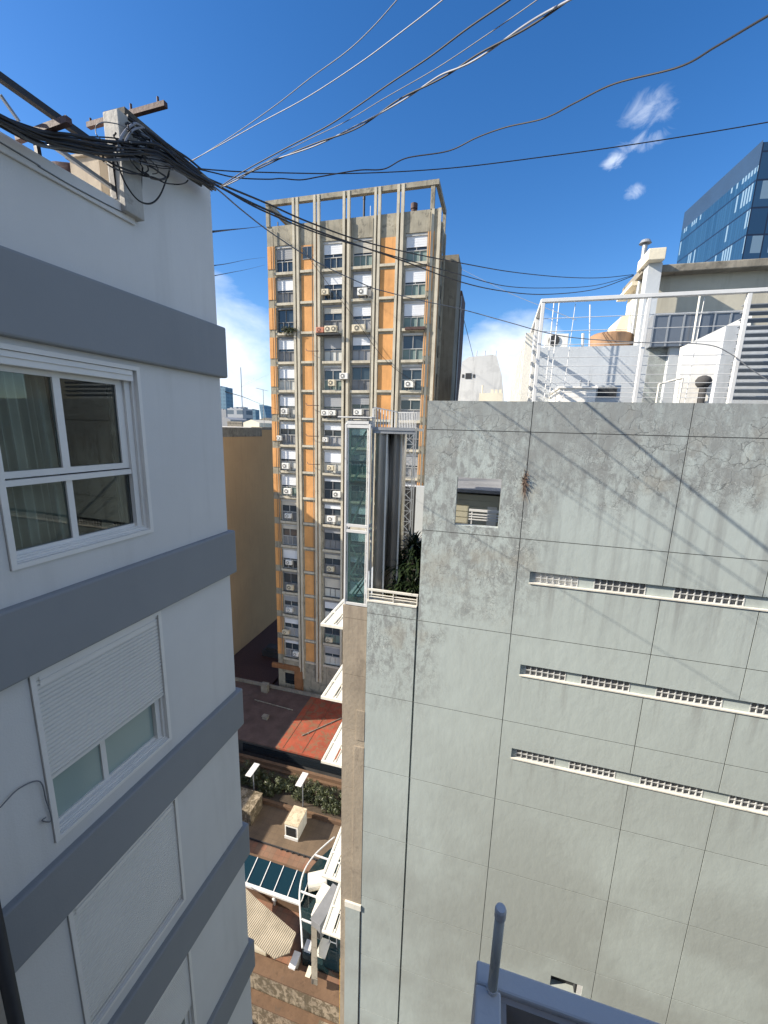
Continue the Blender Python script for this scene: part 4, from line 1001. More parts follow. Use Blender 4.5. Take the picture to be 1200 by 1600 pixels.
# planter with shrubs
pl = thing('planter', (-15, 28.3, TF), 'long low planter behind the courtyard with bushes', 'planter')
m = MB(); m.box(-24, -7, 26.6, 26.85, TF, TF+.5); m.box(-24, -7, 29.75, 30.0, TF, TF+.55); m.build('kerb', M['brown_wall'], pl)
m = MB(); m.box(-24, -7, 26.85, 29.75, TF, TF+.35); m.build('soil', M['soil'], pl)
m = MB(); m.box(-26, -6, 30.01, 30.3, TF, TF+.9); m.build('planter_back_wall', M['brown_wall'], label='thin brown wall behind the planter bushes', cat='wall')
def shrub_mesh(seed, rx=1.1, ry=.95, rz=.85, n_=3200):
    random.seed(seed); m = MB(); cl = [(Vector((random.uniform(-1,1)*rx*.75, random.uniform(-1,1)*ry*.7, random.uniform(.1,1)*rz)), random.uniform(.22,.42)) for _ in range(26)]
    for k in range(n_):
        c, r = random.choice(cl); d = Vector((random.gauss(0,1), random.gauss(0,1), random.gauss(0,1))).normalized(); p = c+d*r*random.uniform(.65,1.05)
        a = Vector((random.gauss(0,1), random.gauss(0,1), random.gauss(0,1))).normalized(); b = a.cross(d).normalized() if abs(a.dot(d)) < .95 else Vector((1,0,0)); s = random.uniform(.035,.07)
        a = (a - d*a.dot(d)*.6).normalized(); m.quad(p-a*s*1.4, p-b*s*.7, p+a*s*1.4, p+b*s*.7)
    return m
shrubs = [(-22.0,'leftmost, deepest in shade'), (-19.6,'second from left'), (-17.4,'third from left'), (-15.2,'fourth from left'), (-13.1,'fifth from left'), (-11.1,'sixth, near the pier'), (-9.2,'last, half hidden by the pier')]
for k, (x, nm) in enumerate(shrubs):
    t = thing('shrub', (x, 28.2+.15*math.sin(k*2.1), TF+.3), f'round green bush in the courtyard planter, {nm}', 'shrub', 'bushes in the courtyard planter')
    src = shrub_mesh(40+k % 3, 1.3, 1.15, 1.0+.25*(k % 2)); src.v = [p_+Vector(t.location) for p_ in src.v]
    src.build('foliage', M['hedge_leaf'], t)
    s = MB(); s.tube([(x, t.location.y, TF+.2), (x, t.location.y, TF+1.0)], .05, 6); s.build('stem', M['bark'], t)
# lamps
for k, (hx, hy, nm) in enumerate(((395, 1203, 'left'), (472, 1218, 'right'))):
    p = onZ(hx, hy, TF+3.0); t = thing('courtyard_lamp', (p.x+.12, p.y, TF+.3), f'white flat headed courtyard lamp, {nm} one behind the bushes', 'lamp', 'courtyard lamps')
    m = MB(); m.box(p.x-.28, p.x+.28, p.y-.75, p.y+.7, p.z, p.z+.07); m.build('head', M['white_steel'], t, bevel=.02)
    m = MB(); m.tube([(p.x+.1, p.y-.1, p.z), (p.x+.1, p.y-.1, TF+.2)], .05, 8); m.build('pole', M['grey_steel'], t)
# roof hatch shed
t = thing('roof_hatch', (-13.5, 25.3, TF), 'small cream roof hatch with mossy lid and dark window', 'hatch')
m = MB(); m.box(-14.1, -12.95, 24.45, 26.1, TF+.12, TF+1.45); m.build('body', M['cream_paint'], t)
m = MB(); m.box(-14.13, -12.92, 24.42, 26.13, TF+1.45, TF+1.52); m.build('lid', M['shed_lid'], t)
m = MB(); m.box(-13.98, -13.12, 24.42, 24.45, TF+.42, TF+1.25); m.build('window', M['dark_glass'], t)
m = MB(); m.box(-14.12, -12.94, 24.38, 24.449, TF+.12, TF+.36); m.build('sill', M['white_steel'], t)
m = MB(); m.box(-19.6, -17.3, 24.5, 26.3, TF, TF+1.5); m.box(-19.65, -17.25, 24.45, 26.35, TF+1.5, TF+1.58); m.build('concrete_kiosk', M['moss_wall'], label='old concrete box at the left end of the courtyard', cat='kiosk')
# glass canopy
t = thing('glass_canopy', (-13, 21, TF), 'sloping dark glass canopy with white gutter over the courtyard', 'canopy')
k_ = 1.04; A = [(-21, 20.4), (-10.6, 20.35)]; zc = -32.1
m = MB(); m.quad((-21,20.15,zc-.05),(-10.5,20.15,zc-.05),(-10.5,21.65,zc+.35),(-21,21.65,zc+.35)); m.quad((-21,20.15,zc-.07),(-10.5,20.15,zc-.07),(-10.5,21.65,zc+.33),(-21,21.65,zc+.33)); m.build('glazing', M['roof_glass'], t)
for i in range(10): x = -20.2+1.08*i; m = MB(); m.bar((x, 20.15, zc-.02), (x, 21.65, zc+.38), .05, .05); m.build('glazing_bar', M['white_steel'], t)
m = MB(); m.box(-21, -10.5, 19.92, 20.14, zc-.12, zc+.02); m.build('gutter', M['white_steel'], t)
m = MB(); m.box(-21, -10.6, 21.66, 21.8, TF, zc+.36); m.box(-21, -10.6, 20.0, 20.1, TF, zc-.13); m.build('wall', M['brown_wall'], t)
# curved glazed roof against the shades
ar = [onZ(350+x/4.8, 1300+y/4.8, -31.6) for x, y in ((830,36),(760,95),(680,172),(620,255),(585,340),(568,440),(568,540),(575,650),(582,760),(588,870))]
t = thing('curved_glass_roof', (-9.5, 21, TF), 'curved edged dark glass roof with white ribs beside the sun shades', 'roof')
q = smooth_path(ar, 5); m = MB(); m.tube(q, .055, 8); m.build('curved_rib', M['white_steel'], t, smooth=True)
m = MB()
for a, b in ((680,172),(770,198)),((575,445),(735,495)),((582,655),(700,690)): m.bar(onZ(350+a[0]/4.8, 1300+a[1]/4.8, -31.6), onZ(350+a[0]/4.8, 1300+a[1]/4.8, -31.6)+Vector((2.6,-.05,0)), .09)
m.build('cross_rib', M['white_steel'], t)
m = MB(); qq = [(p.x, p.y) for p in q]; m.prism(qq+[(-5.5, qq[-1][1]), (-5.5, qq[0][1])], -33.0, -32.4); m.build('glazing', M['roof_glass'], t)
# rooftop plant near the shades
def zz_(cx, cy, z): return onZ(350+cx/4.8, 1300+cy/4.8, z)
def boxat(name, label, c, sx, sy, z0, z1, mat, cat='roof unit', rot=0):
    m = MB(); c_, s_ = math.cos(rot), math.sin(rot)
    P_ = [(-sx/2,-sy/2),(sx/2,-sy/2),(sx/2,sy/2),(-sx/2,sy/2)]; m.prism([(c.x+x*c_-y*s_, c.y+x*s_+y*c_) for x, y in P_], z0, z1)
    m.prism([(c.x+1.06*(x*c_-y*s_), c.y+1.06*(x*s_+y*c_)) for x, y in P_], z1+.002, z1+.04); return m.build(name, M[mat], label=label, cat=cat, bevel=.015)
c = zz_(700, 330, -31.3); m = MB(); m.tube([(c.x-.55, c.y-.3, c.z-.4), (c.x+.6, c.y+.25, c.z-.3)], .52, 20); m.build('water_tank', M['cream_paint'], smooth=False, label='cream horizontal tank on the curved glass roof', cat='tank')
boxat('duct_unit', 'large grey duct box beside the lowest sun shade', zz_(770, 540, -31.0), .75, 2.3, -32.3, -31.0, 'tower_grey', rot=-.25)
boxat('duct_unit', 'cream duct elbow between tank and grey duct box', zz_(745, 450, -31.2), .6, .9, -32.3, -31.2, 'cream_paint', rot=-.2)
boxat('fan_unit', 'round edged cream fan unit left of the grey duct box', zz_(700, 590, -31.4), .55, .7, -32.4, -31.4, 'cream_paint')
c = zz_(675, 700, -31.4); d = zz_(678, 1080, -31.4); m = MB(); m.bar((c.x, c.y, -31.8), (d.x, d.y, -31.8), .34, .4); 
for i in range(6): f = i/5; m.bar(Vector((c.x, c.y, -31.8)).lerp(Vector((d.x, d.y, -31.8)), f)+Vector((0,.03,0)), Vector((c.x, c.y, -31.8)).lerp(Vector((d.x, d.y, -31.8)), f)+Vector((0,-.03,0)), .38, .44)
m.build('air_duct', M['tower_side'], label='long grey air duct running towards the mossy wall', cat='duct')
boxat('ac_unit', 'white box unit left of the long grey duct', zz_(635, 850, -32.2), .45, .5, TF, -32.2, 'white_steel', 'air conditioner')
boxat('ac_unit', 'white flat unit standing by the mossy wall', zz_(530, 960, -32.4), .42, .8, TF, -32.4, 'white_steel', 'air conditioner')
boxat('ac_unit', 'cream unit right of the long grey duct', zz_(745, 870, -32.3), .6, .9, TF, -32.3, 'cream_paint', 'air conditioner')
boxat('ac_unit', 'small beige unit near the mossy wall end', zz_(640, 1050, -32.5), .3, .5, TF, -32.5, 'cream_render', 'air conditioner')
m = MB(); a = zz_(790, 900, TF)
for dx in (0, .5): m.tube([(a.x+dx, a.y, TF), (a.x+dx, a.y, TF+1.8)], .03, 6)
m.tube([(a.x, a.y, TF+1.8), (a.x+.5, a.y, TF+1.8)], .03, 6); m.tube([(a.x, a.y, TF+.9), (a.x+.5, a.y, TF+.9)], .03, 6); m.build('pipe_frame', M['grey_steel'], label='grey pipe frame beside the yellow ladder', cat='frame')
m = MB(); a = zz_(382, 535, TF); m.cyl(a.x, a.y, TF, TF+.42, .13, 14); m.cyl(a.x, a.y, TF+.42, TF+.6, .20, 14, .12); m.build('vent_cowl', M['white_steel'], label='small white vent cowl in front of the glass canopy', cat='vent')
# corrugated roof
cr = [zz_(120, 380, -31.6), zz_(250, 505, -31.6), zz_(540, 755, -31.6), zz_(490, 905, -31.6), zz_(380, 948, -31.6), zz_(60, 700, -31.6)]
m = MB(); m.prism([(p_.x, p_.y) for p_ in cr], -31.68, -31.6); m.build('corrugated_roof', M['corrugated_sheet'], label='tan corrugated lean-to roof in the courtyard corner', cat='roof')
m = MB(); m.box(-14.6, -11.5, 17.2, 18.6, TF, -31.75); m.build('lean_to_wall', M['cream_render'], label='cream wall under the corrugated roof', cat='wall')
# mossy boundary walls
mw = thing('mossy_wall', (-12, 16.4, GZ), 'stained mossy boundary wall at the near edge of the courtyard', 'wall')
m = MB(); m.box(-20, -4.4, 16.22, 17.0, GZ, -32.62); m.box(-20, -4.4, 15.62, 16.2, GZ, -34.0); m.build('masonry', M['moss_wall'], mw)
m = MB(); m.box(-20.02, -4.4, 16.18, 17.02, -32.62, -32.52); m.box(-20, -4.4, 15.58, 16.17, -34.0, -33.92); m.build('capping', M['brown_wall'], mw)
m = MB(); m.box(-20, -4.4, 12.2, 15.3, GZ+.3, -35.9); m.build('red_awning', M['red_roof'], label='dark red low roof at the foot of the mossy wall', cat='roof')
m = MB(); m.box(-20, -4.4, 15.3, 15.57, GZ, -35.6); m.build('wall_footing', M['brown_wall'], label='brown lower ledge in front of the mossy wall', cat='wall')

for k, (x0, y0, x1, y1, nm) in enumerate(((-24.5,36.5,-19.5,36.2,'long pale pipe lying across the grey low roof'), (-16.8,33.0,-12.6,38.2,'thin pipe lying across the red low roof'))):
    m = MB(); m.tube([(x0, y0, -30.93), (x1, y1, -30.93)], .05, 8)
    for f in (.1, .5, .9): m.box(x0+(x1-x0)*f-.08, x0+(x1-x0)*f+.08, y0+(y1-y0)*f-.08, y0+(y1-y0)*f+.08, -30.999, -30.92)
    m.build('roof_pipe', M['old_concrete'], label=nm, cat='pipe')
for k in range(5):
    m = MB(); x = -17.9+2.1*k; m.box(x, x+.035, 30.95, 38.9, -30.998, -30.975); m.build('roof_seam', M['brown_wall'], rb_)
# ================================================================ right roofscape
rg = MB()
rt = thing('roof_block', (5, 17, -5.3), 'pale grey painted rooftop block behind the cage', 'roof block')
zb = onY(930, 541, 17).z
xa, xb, xc = onY(838, 560, 17).x, onY(1013, 560, 17).x, onY(1110, 560, 17).x
m = MB(); m.box(xa, xb, 17, 21, -5.3, zb); m.build('wall', M['roof_grey_paint'], rt)
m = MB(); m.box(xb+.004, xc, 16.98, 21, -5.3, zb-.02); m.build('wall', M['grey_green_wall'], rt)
m = MB(); m.box(xb+.55, xb+.95, 16.75, 16.97, -5.3, zb-.1); m.build('chase', M['roof_grey_paint'], rt)
m = MB(); m.box(onY(822,600,12).x, 16, 14, 30, -5.31, -.6); m.build('upper_roof_slab', M['roof_grey_paint'], label='upper roof slab carrying the rooftop blocks', cat='roof')
st = thing('stair_hut', (1.9, 15, -.6), 'low white rooftop hut just above the wall edge', 'hut')
za = onY(900, 607, 14.6).z
m = MB(); a, b = onY(874, 615, 14.6).x, onY(931, 615, 14.6).x; m.box(a, b, 14.6, 17, -.6, za); m.build('body', M['roof_white_paint'], st)
m = MB(); m.box(a-.06, b+.03, 14.55, 16.98, za+.001, za+.06); m.build('roof', M['roof_white_paint'], st)
m = MB(); a2, b2 = onY(934, 612, 14.8).x, onY(963, 612, 14.8).x; m.box(a2, b2, 14.75, 14.8, onY(950,620,14.8).z, onY(950,605,14.8).z); m.build('window', M['dark_gap'], st)
m = MB(); m.box(b+.031, b2+.12, 14.8, 17, -.6, onY(950,602,14.8).z); m.build('side_wall', M['roof_grey_paint'], st)
m = MB()
for x_, h in ((907, .28), (920, .2)): q = onY(x_, 598, 15.5); m.tube([(q.x, 15.5, -.6), (q.x, 15.5, q.z+h*.3)], .035, 8)
m.build('vent_pipe', M['grey_steel'], st)
# sloped white wall
Ys = 15.6; pts = [onY(x, y, Ys) for x, y in ((1052,660),(1068,541),(1176,489),(1147,660))]
m = MB(); m.prismY([(p.x, p.z) for p in pts], Ys, Ys+.25); m.build('sloped_white_wall', M['roof_white_paint'], label='bright white rooftop wall with a sloping top', cat='wall')
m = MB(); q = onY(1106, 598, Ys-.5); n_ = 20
m.tube([(q.x, Ys-.2, q.z-.12), (q.x, Ys-.2, q.z-.02), (q.x, Ys-.2, q.z+.10), (q.x, Ys-.2, q.z+.20), (q.x, Ys-.2, q.z+.25)], .20, 18, rs=[.12,.20,.22,.16,.05]); m.tube([(q.x+.02, Ys-.2, -.6), (q.x+.02, Ys-.2, q.z-.1)], .10, 12); m.build('shadow_stand_in', M['dark_wall'], smooth=True, label='dark round body standing in for a shadow on the sloped white wall', cat='vent')  # dark body added where only a round cast shadow falls
# strip glazing
gl = thing('roof_skylight', (6, 18, 0), 'dark strip of rooftop glazing left of the sloped white wall', 'skylight')
Yg = 16.6; A_, B_ = onY(1018, 535, Yg), onY(1168, 492, Yg); z0, z1 = onY(1050, 541, Yg).z, onY(1040, 493, Yg).z
m = MB(); m.box(A_.x, B_.x, Yg, Yg+1.0, z0, z1); m.build('glazing', M['strip_glass'], gl)
m = MB(); m.box(A_.x-.03, B_.x, Yg-.03, Yg+1.03, z1, z1+.07); m.box(A_.x-.05, A_.x, Yg-.03, Yg+1, z0, z1)
for f in (.16, .33, .5, .66, .83): x = A_.x+(B_.x-A_.x)*f; m.box(x-.025, x+.025, Yg-.025, Yg, z0, z1)
m.build('frame', M['grey_steel'], gl)
# beige penthouse
ph = thing('beige_penthouse', (9, 22, -.6), 'beige rooftop penthouse with deep concrete cornice', 'penthouse')
YP = 18.6; xc0 = onY(1003, 470, YP).x; zt = onY(1100, 428, YP).z
m = MB(); m.box(xc0, 22, YP, YP+.3, -.6, zt); m.box(xc0+.3, 22, YP+.3, 20.6, -.6, zt-.05); m.build('wall', M['beige_render'], ph)
m = MB(); m.box(xc0-.02, xc0+.28, YP+.01, 20.6, -.6, zt-.01); m.build('side_wall', M['cream_render'], ph)
m = MB(); m.box(xc0-.25, 22, YP-.42, 20.7, zt, onY(1100, 409, YP-.42).z); m.build('cornice', M['old_concrete'], ph, bevel=.03)
m = MB(); m.box(xc0-.36, xc0, YP+.25, 20.95, zt-.17, zt-.03); m.build('side_cornice', M['cream_render'], ph)
m = MB(); a = onY(962, 515, 20); m.prismY([(a.x, -.6), (a.x, a.z), (a.x+.15, a.z+.5), (a.x+.75, a.z+.62), (a.x+.75, -.6)], 20, 22); m.build('side_buttress', M['cream_render'], ph)
# duct shaft with box head
du = thing('vent_shaft', (6, 18, 0), 'square pale vent shaft with a boxy head', 'vent shaft')
Yd = 17.6; a, b = onY(1007, 460, Yd).x, onY(1030, 450, Yd).x; z1 = onY(1020, 411, Yd).z
m = MB(); m.box(a, b, Yd, Yd+.5, -.6, z1); m.build('shaft', M['roof_grey_paint'], du)
a, b = onY(1011, 400, Yd-.15).x, onY(1038, 400, Yd-.15).x; m = MB(); m.box(a, b, Yd-.3, Yd+.9, z1+.002, onY(1025, 387, Yd-.3).z); m.build('head', M['cream_render'], du, bevel=.02)
p = onY(1008, 382, 18.9); m = MB(); m.tube([(p.x, 18.9, 0), (p.x, 18.9, p.z)], .09, 14); m.tube([(p.x, 18.9, p.z+.03), (p.x, 18.9, p.z+.14)], .2, 16, rs=[.21,.15]); m.build('metal_flue', M['grey_steel'], label='thin metal flue with black cap behind the vent shaft', cat='flue')
# tank and AC on block
p = onY(955, 524, 18.7); m = MB(); m.tube([(p.x, 18.7, zb-.6), (p.x, 18.7, p.z-.05), (p.x, 18.7, p.z+.02)], .9, 28, rs=[.72,.78,.66]); m.build('water_tank', M['tank_fibre'], smooth=False, label='rusty orange round water tank behind the pale rooftop block', cat='tank')
p = onY(868, 533, 17.3); t = thing('air_conditioner', (p.x, 17.3, zb), 'white air conditioner standing on the pale rooftop block', 'air conditioner')
m = MB(); m.box(p.x-.38, p.x+.42, 17.1, 17.5, zb+.01, zb+.48); m.build('case', M['ac_white'], t, bevel=.02)
m = MB(); m.tube([(p.x-.08, 17.09, zb+.25), (p.x-.08, 17.06, zb+.25)], .19, 20); m.build('fan', M['fan_dark'], t)
m = MB(); a = onY(866, 470, 16.2)
for dx in (0, .28): m.tube([(a.x+dx*.6, 16.2, -.6), (a.x+dx*.6, 16.2, a.z)], .018, 6)
for i in range(14): m.tube([(a.x, 16.2, -.4+.3*i), (a.x+.168, 16.2, -.4+.3*i)], .012, 6)
m.build('roof_ladder', M['white_steel'], label='thin white ladder against the pale rooftop block', cat='ladder')
for k, (x, y0, y1, r) in enumerate(((922, 476, 541, .022), (911, 521, 541, .05))):
    a, b = onY(x, y0, 17.5), onY(x, y1, 17.5); m = MB(); m.tube([(a.x, 17.5, a.z), (b.x, 17.5, zb-.1)], r, 8); m.build('vent_pole', M['white_steel'], label=('tall thin white pole','short thick white pipe')[k]+' on the pale rooftop block', cat='pole')
m = MB(); a = onY(1095, 462, 16.4); m.tube([(a.x, 16.4, 0), (a.x-.02, 16.4, a.z)], .03, 6); m.build('vent_pole', M['cream_paint'], label='cream pole in front of the dark rooftop glazing', cat='pole')
m = MB(); a = onY(1030, 600, 15.2)
for x in (0, .62): m.tube([(a.x+x, 15.2, -.6), (a.x+x, 15.2, a.z+.28*x)], .03, 8)
m.tube([(a.x, 15.2, a.z), (a.x+.62, 15.2, a.z+.18)], .03, 8); m.build('stair_handrail', M['cream_paint'], label='cream stair handrail beside the sloped white wall', cat='handrail')
# ---- cage fence on the wall top
cg = thing('roof_cage', (.85, 12, ZT), 'white steel cage fence of posts and rails on top of the grey green wall', 'fence')
CY_ = GY+.12; CXL = .86; CT = 3.22
posts = [CXL, onY(1001, 560, CY_).x, onY(1152, 560, CY_).x, 8.6]
for x in posts: m = MB(); m.box(x-.042, x+.042, CY_-.05, CY_+.05, ZT+.002, CT-.06); m.build('post', M['white_steel'], cg, bevel=.008)
for y in (13.0, 15.2, 17.6, 20.2, 23.0, 25.4): m = MB(); m.box(CXL-.05, CXL+.05, y-.05, y+.05, -.6, CT-.06); m.build('post', M['white_steel'], cg, bevel=.008)
m = MB(); m.box(CXL-.05, 9, CY_-.06, CY_+.06, CT-.055, CT+.03); m.box(CXL-.06, CXL+.06, CY_+.065, 25.4, CT-.055, CT+.055); m.build('top_rail', M['white_steel'], cg, bevel=.008)
m = MB()
for z in (2.80, 2.50, 2.18, 1.88, 1.67, 1.46, 1.27, 1.15, 1.04, .93):
    m.tube([(CXL, CY_, z), (posts[2], CY_, z)], .008, 6)
    m.tube([(CXL, CY_, z), (CXL, 25.4, z)], .008, 6)
m.build('rail', M['white_steel'], cg)
m = MB(); xx = (posts[1]+posts[2])/2+.1; m.tube([(xx, CY_+.02, ZT), (xx+.04, CY_+.02, CT-.1)], .008, 6); m.build('tie_wire', M['white_steel'], cg); m = MB(); m.tube([(1.55, CY_+.02, ZT), (1.6, CY_+.02, CT-.1)], .008, 6); m.build('tie_wire', M['white_steel'], cg)
m = MB()
zc_ = CT-.2; k = 0
while zc_ > ZT+.1:
    m.box(posts[2]+.07, 8.5, CY_+.30, CY_+.42, zc_-.02, zc_); m.quad((posts[2]+.07, CY_+.30, zc_-.02), (8.5, CY_+.30, zc_-.02), (8.5, CY_+.34, zc_-.09), (posts[2]+.07, CY_+.34, zc_-.09)); zc_ -= .155
m.build('louvre', M['grey_steel'], cg)
m = MB(); m.box(posts[2]+.5, 10, 13.5, 13.7, -.6, CT-.3); m.build('louvre_backing_wall', M['roof_grey_paint'], label='pale grey wall behind the dark louvres at far right', cat='wall')
m = MB()
for y in [12.6+1.15*i for i in range(11)]: m.box(CXL-.30, CXL-.10, y, y+.10, -.5, CT-.5)
for y in [12.6+1.15*i for i in range(10)]:
    for z in [-.3+.33*j for j in range(9)]: m.box(CXL-.24, CXL-.16, y+.12, y+1.13, z, z+.07)
m.build('side_louvre', M['cream_paint'], cg)
m = MB(); a = onY(800, 590, 26); m.box(a.x-.1, a.x+1.3, 26, 28, -3, onY(800,581,26).z); m.build('white_end_wall', M['roof_white_paint'], label='tall narrow white wall at the far end of the cage', cat='wall')
# ---- stepped white building between tower and cage
wb = thing('stained_white_building', (7.5, 42, GZ), 'stained white building with a tapering top between tower and cage', 'building')
Yw = 38; pts = [onY(x, y, Yw) for x, y in ((714,640),(717,612),(722,565),(732,558),(768,554),(776,556),(784,586),(789,640))]
poly = [(pts[0].x, GZ)] + [(p.x, p.z) for p in pts] + [(pts[-1].x, GZ)]
m = MB(); m.prismY(poly, Yw, Yw+8); m.build('wall', M['old_white_wall'], wb)
m = MB(); a = onY(727, 592, Yw); b = onY(737, 583, Yw); m.box(a.x, b.x, Yw-.03, Yw-.001, a.z, b.z)
for p0, p1 in ((722, 725), (739, 742)): m.box(onY(p0,588,Yw).x, onY(p1,588,Yw).x, Yw-.03, Yw-.001, a.z+.1, b.z-.1)
m.build('window', M['dark_gap'], wb)
m = MB()
for x in (745, 758, 775): q = onY(x, 548, Yw+1); m.tube([(q.x, Yw+1, q.z-2), (q.x, Yw+1, q.z)], .05, 6)
m.build('roof_rod', M['grey_steel'], wb)
m = MB(); a, b = onY(749, 612, 33), onY(786, 612, 33); m.box(a.x, b.x, 33, 36, -8, a.z-.1)
for i in range(3): m.box(b.x-.9+.3*i, b.x-.7+.3*i, 33.3, 33.5, a.z-.1, a.z+.2)
m.tube([(a.x+.2, 33.3, a.z-.3), (a.x+.2, 33.3, a.z+.5)], .06, 6); m.build('far_roof_block', M['cream_render'], label='small beige roof block with chimney pots before the stained white building', cat='roof block')
for k, (p0, p1) in enumerate((((722,470),(765,640)),((722,500),(745,600)),((850,500),(700,600)),((780,550),(822,640)))): pass
# ---- blue glass office tower
bt = thing('blue_glass_tower', onY(1193, 218, 75)*1.0, 'blue glass office tower beyond the right rooftops', 'building'); bt.location.z = GZ; WM[bt.name] = Matrix.Translation(bt.location)
C0 = onY(1193, 218, 75); ph_ = R(-6.4); dv = Vector((math.sin(ph_), math.cos(ph_), 0)); ztop = C0.z
best = min((abs((lambda p: 600+FPX*p.dot(CX)/p.dot(CZ))(C0+dv*t_)-1071), t_) for t_ in range(5, 250))[1]
C1 = C0+dv*best; dr = Vector((math.cos(ph_), -math.sin(ph_), 0)); C2 = C0+dr*26
def uvface(name, A, B, z0, z1, mat, parent, su=1.5, sv=3.5):
    me = bpy.data.meshes.new(name); inv = WM[parent.name].inverted(); vs = [inv @ Vector((*p.xy, z)) for p, z in ((A, z0), (B, z0), (B, z1), (A, z1))]
    me.from_pydata([tuple(v) for v in vs], [], [(0,1,2,3)]); uv = me.uv_layers.new(name='UVMap'); L_ = (B.xy-A.xy).length
    for i, (u, v) in enumerate(((0,0),(L_/su,0),(L_/su,(z1-z0)/sv),(0,(z1-z0)/sv))): uv.data[i].uv = (u, v)
    me.materials.append(mat); o = bpy.data.objects.new(name, me); col.objects.link(o); o.parent = parent; WM[o.name] = WM[parent.name]; return o
uvface('glass_facade', C1, C0, GZ, ztop-3, M['blue_curtain_wall'], bt, .6, 3.4); uvface('glass_facade', C0, C2, GZ, ztop-.3, M['blue_curtain_wall'], bt, 2.2, 3.4)
m = MB(); e = dr*.3
m.add([tuple(p) for p in (Vector((*C1.xy, ztop-3)), Vector((*C0.xy, ztop-3)), Vector((*C0.xy, ztop)), Vector((*C1.xy, ztop)))], [(0,1,2,3)])
m.add([tuple(Vector((*p.xy, ztop-.3))) for p in (C1, C0, C2, C2+(C1-C0))], [(0,1,2,3)])
m.add([tuple(Vector((*p.xy, z))) for p, z in ((C1, GZ), (C1+dr*26, GZ), (C1+dr*26, ztop-.3), (C1, ztop-.3))], [(0,1,2,3)])
pm('blue_spandrel', (.02,.048,.10), .5, .1, .2, 0)
m.build('parapet_band', M['blue_spandrel'], bt)

# ================================================================ distant city seen left of the tower
def cityb(px0, px1, pyt, Y, mat, label, name='distant_building', top=None, depth=None):
    a, b = onY(px0, pyt, Y), onY(px1, pyt, Y); m = MB(); d = depth or (b.x-a.x)
    m.box(a.x, b.x, Y, Y+d, GZ, a.z)
    for i in range(3): m.box(a.x+(b.x-a.x)*(.1+.28*i), a.x+(b.x-a.x)*(.25+.28*i), Y+1, Y+d*.6, a.z, a.z+(b.x-a.x)*(.05+.05*(i % 2)))
    return m.build(name, M[mat], label=label, cat='building')
cityb(336, 352, 605, 420, 'city_blue', 'distant slim blue tower beside the white building corner')
cityb(340, 353, 640, 250, 'city_grey', 'distant grey block below the slim blue tower')
cityb(355, 379, 638, 200, 'city_blocks', 'distant grey banded block left of the antenna mast')
cityb(374, 382, 636, 330, 'city_grey', 'distant narrow grey tower right of the banded block')
cityb(383, 390, 640, 520, 'city_white', 'distant pale tower in the middle of the skyline')
cityb(389, 399, 640, 450, 'city_blue', 'distant wide blue block in the skyline')
p = [onY(x, y, 480) for x, y in ((405,632),(412,634),(418,660),(409,660))]
m = MB(); m.prismY([(q.x, q.z) for q in p], 480, 500); m.build('distant_building', M['city_blue'], label='distant blue tower with slanted top next to the orange tower', cat='building')
m = MB(); a = onY(376, 574, 300)
m.tube([(a.x, 300, GZ), (a.x, 300, a.z)], .35, 6)
for q in ((420, 585), (398, 590)): m.tube([onY(376, 605, 300), onY(q[0], q[1], 300)], .06, 5)
m.build('antenna_mast', M['grey_steel'], label='tall thin antenna mast above the distant skyline', cat='antenna')
m = MB(); a = onY(411, 609, 62); m.tube([(a.x, 62, -.5), (a.x, 62, a.z)], .05, 6); m.bar(onY(400, 606, 62), onY(419, 611, 62), .06)
for i in range(6): q = onY(402+3*i, 607+.7*i, 62); m.bar(q+Vector((0,-.5,0)), q+Vector((0,.5,0)), .03)
m.build('tv_aerial', M['grey_steel'], label='roof aerial beside the left edge of the orange tower', cat='antenna')
def house(px0, px1, py, Y, mat, label, gable=True, h=3):
    a, b = onY(px0, py, Y), onY(px1, py, Y); w_ = b.x-a.x; m = MB(); z = a.z
    if gable: m.prismY([(a.x, GZ), (a.x, z), (a.x+w_/2, z+w_*.16), (b.x, z), (b.x, GZ)], Y, Y+12)
    else: m.box(a.x, b.x, Y, Y+10, GZ, z); m.box(a.x, b.x, Y-.1, Y, z-.4, z+.2)
    return m.build('distant_house', M[mat], label=label, cat='house')
house(380, 405, 660, 110, 'cream_render', 'distant house with a low gable above the tan wall')
house(346, 393, 667, 100, 'city_white', 'long white roof edge just above the tan wall', False)
house(393, 424, 668, 96, 'old_concrete', 'grey roof edge right of the long white one', False)
house(404, 424, 656, 140, 'old_concrete', 'distant dark roof beside the orange tower', True)
house(340, 360, 655, 150, 'city_grey', 'distant pinkish grey house at the left end of the skyline')
house(355, 378, 659, 130, 'old_concrete', 'distant dark roof in front of the banded block', False)
random.seed(21)
nb = MB()
for k in range(260):
    x, y = random.uniform(-420, 420), random.uniform(170, 900)
    if -30 < x < 0 and y < 60: continue
    w_, d_, h_ = random.uniform(10, 26), random.uniform(10, 26), random.uniform(14, 32)
    nb.box(x, x+w_, y, y+d_, GZ, GZ+h_)
nb.build('far_city', M['city_blocks'], label='far off city blocks merging on the horizon', cat='city', kind='stuff')

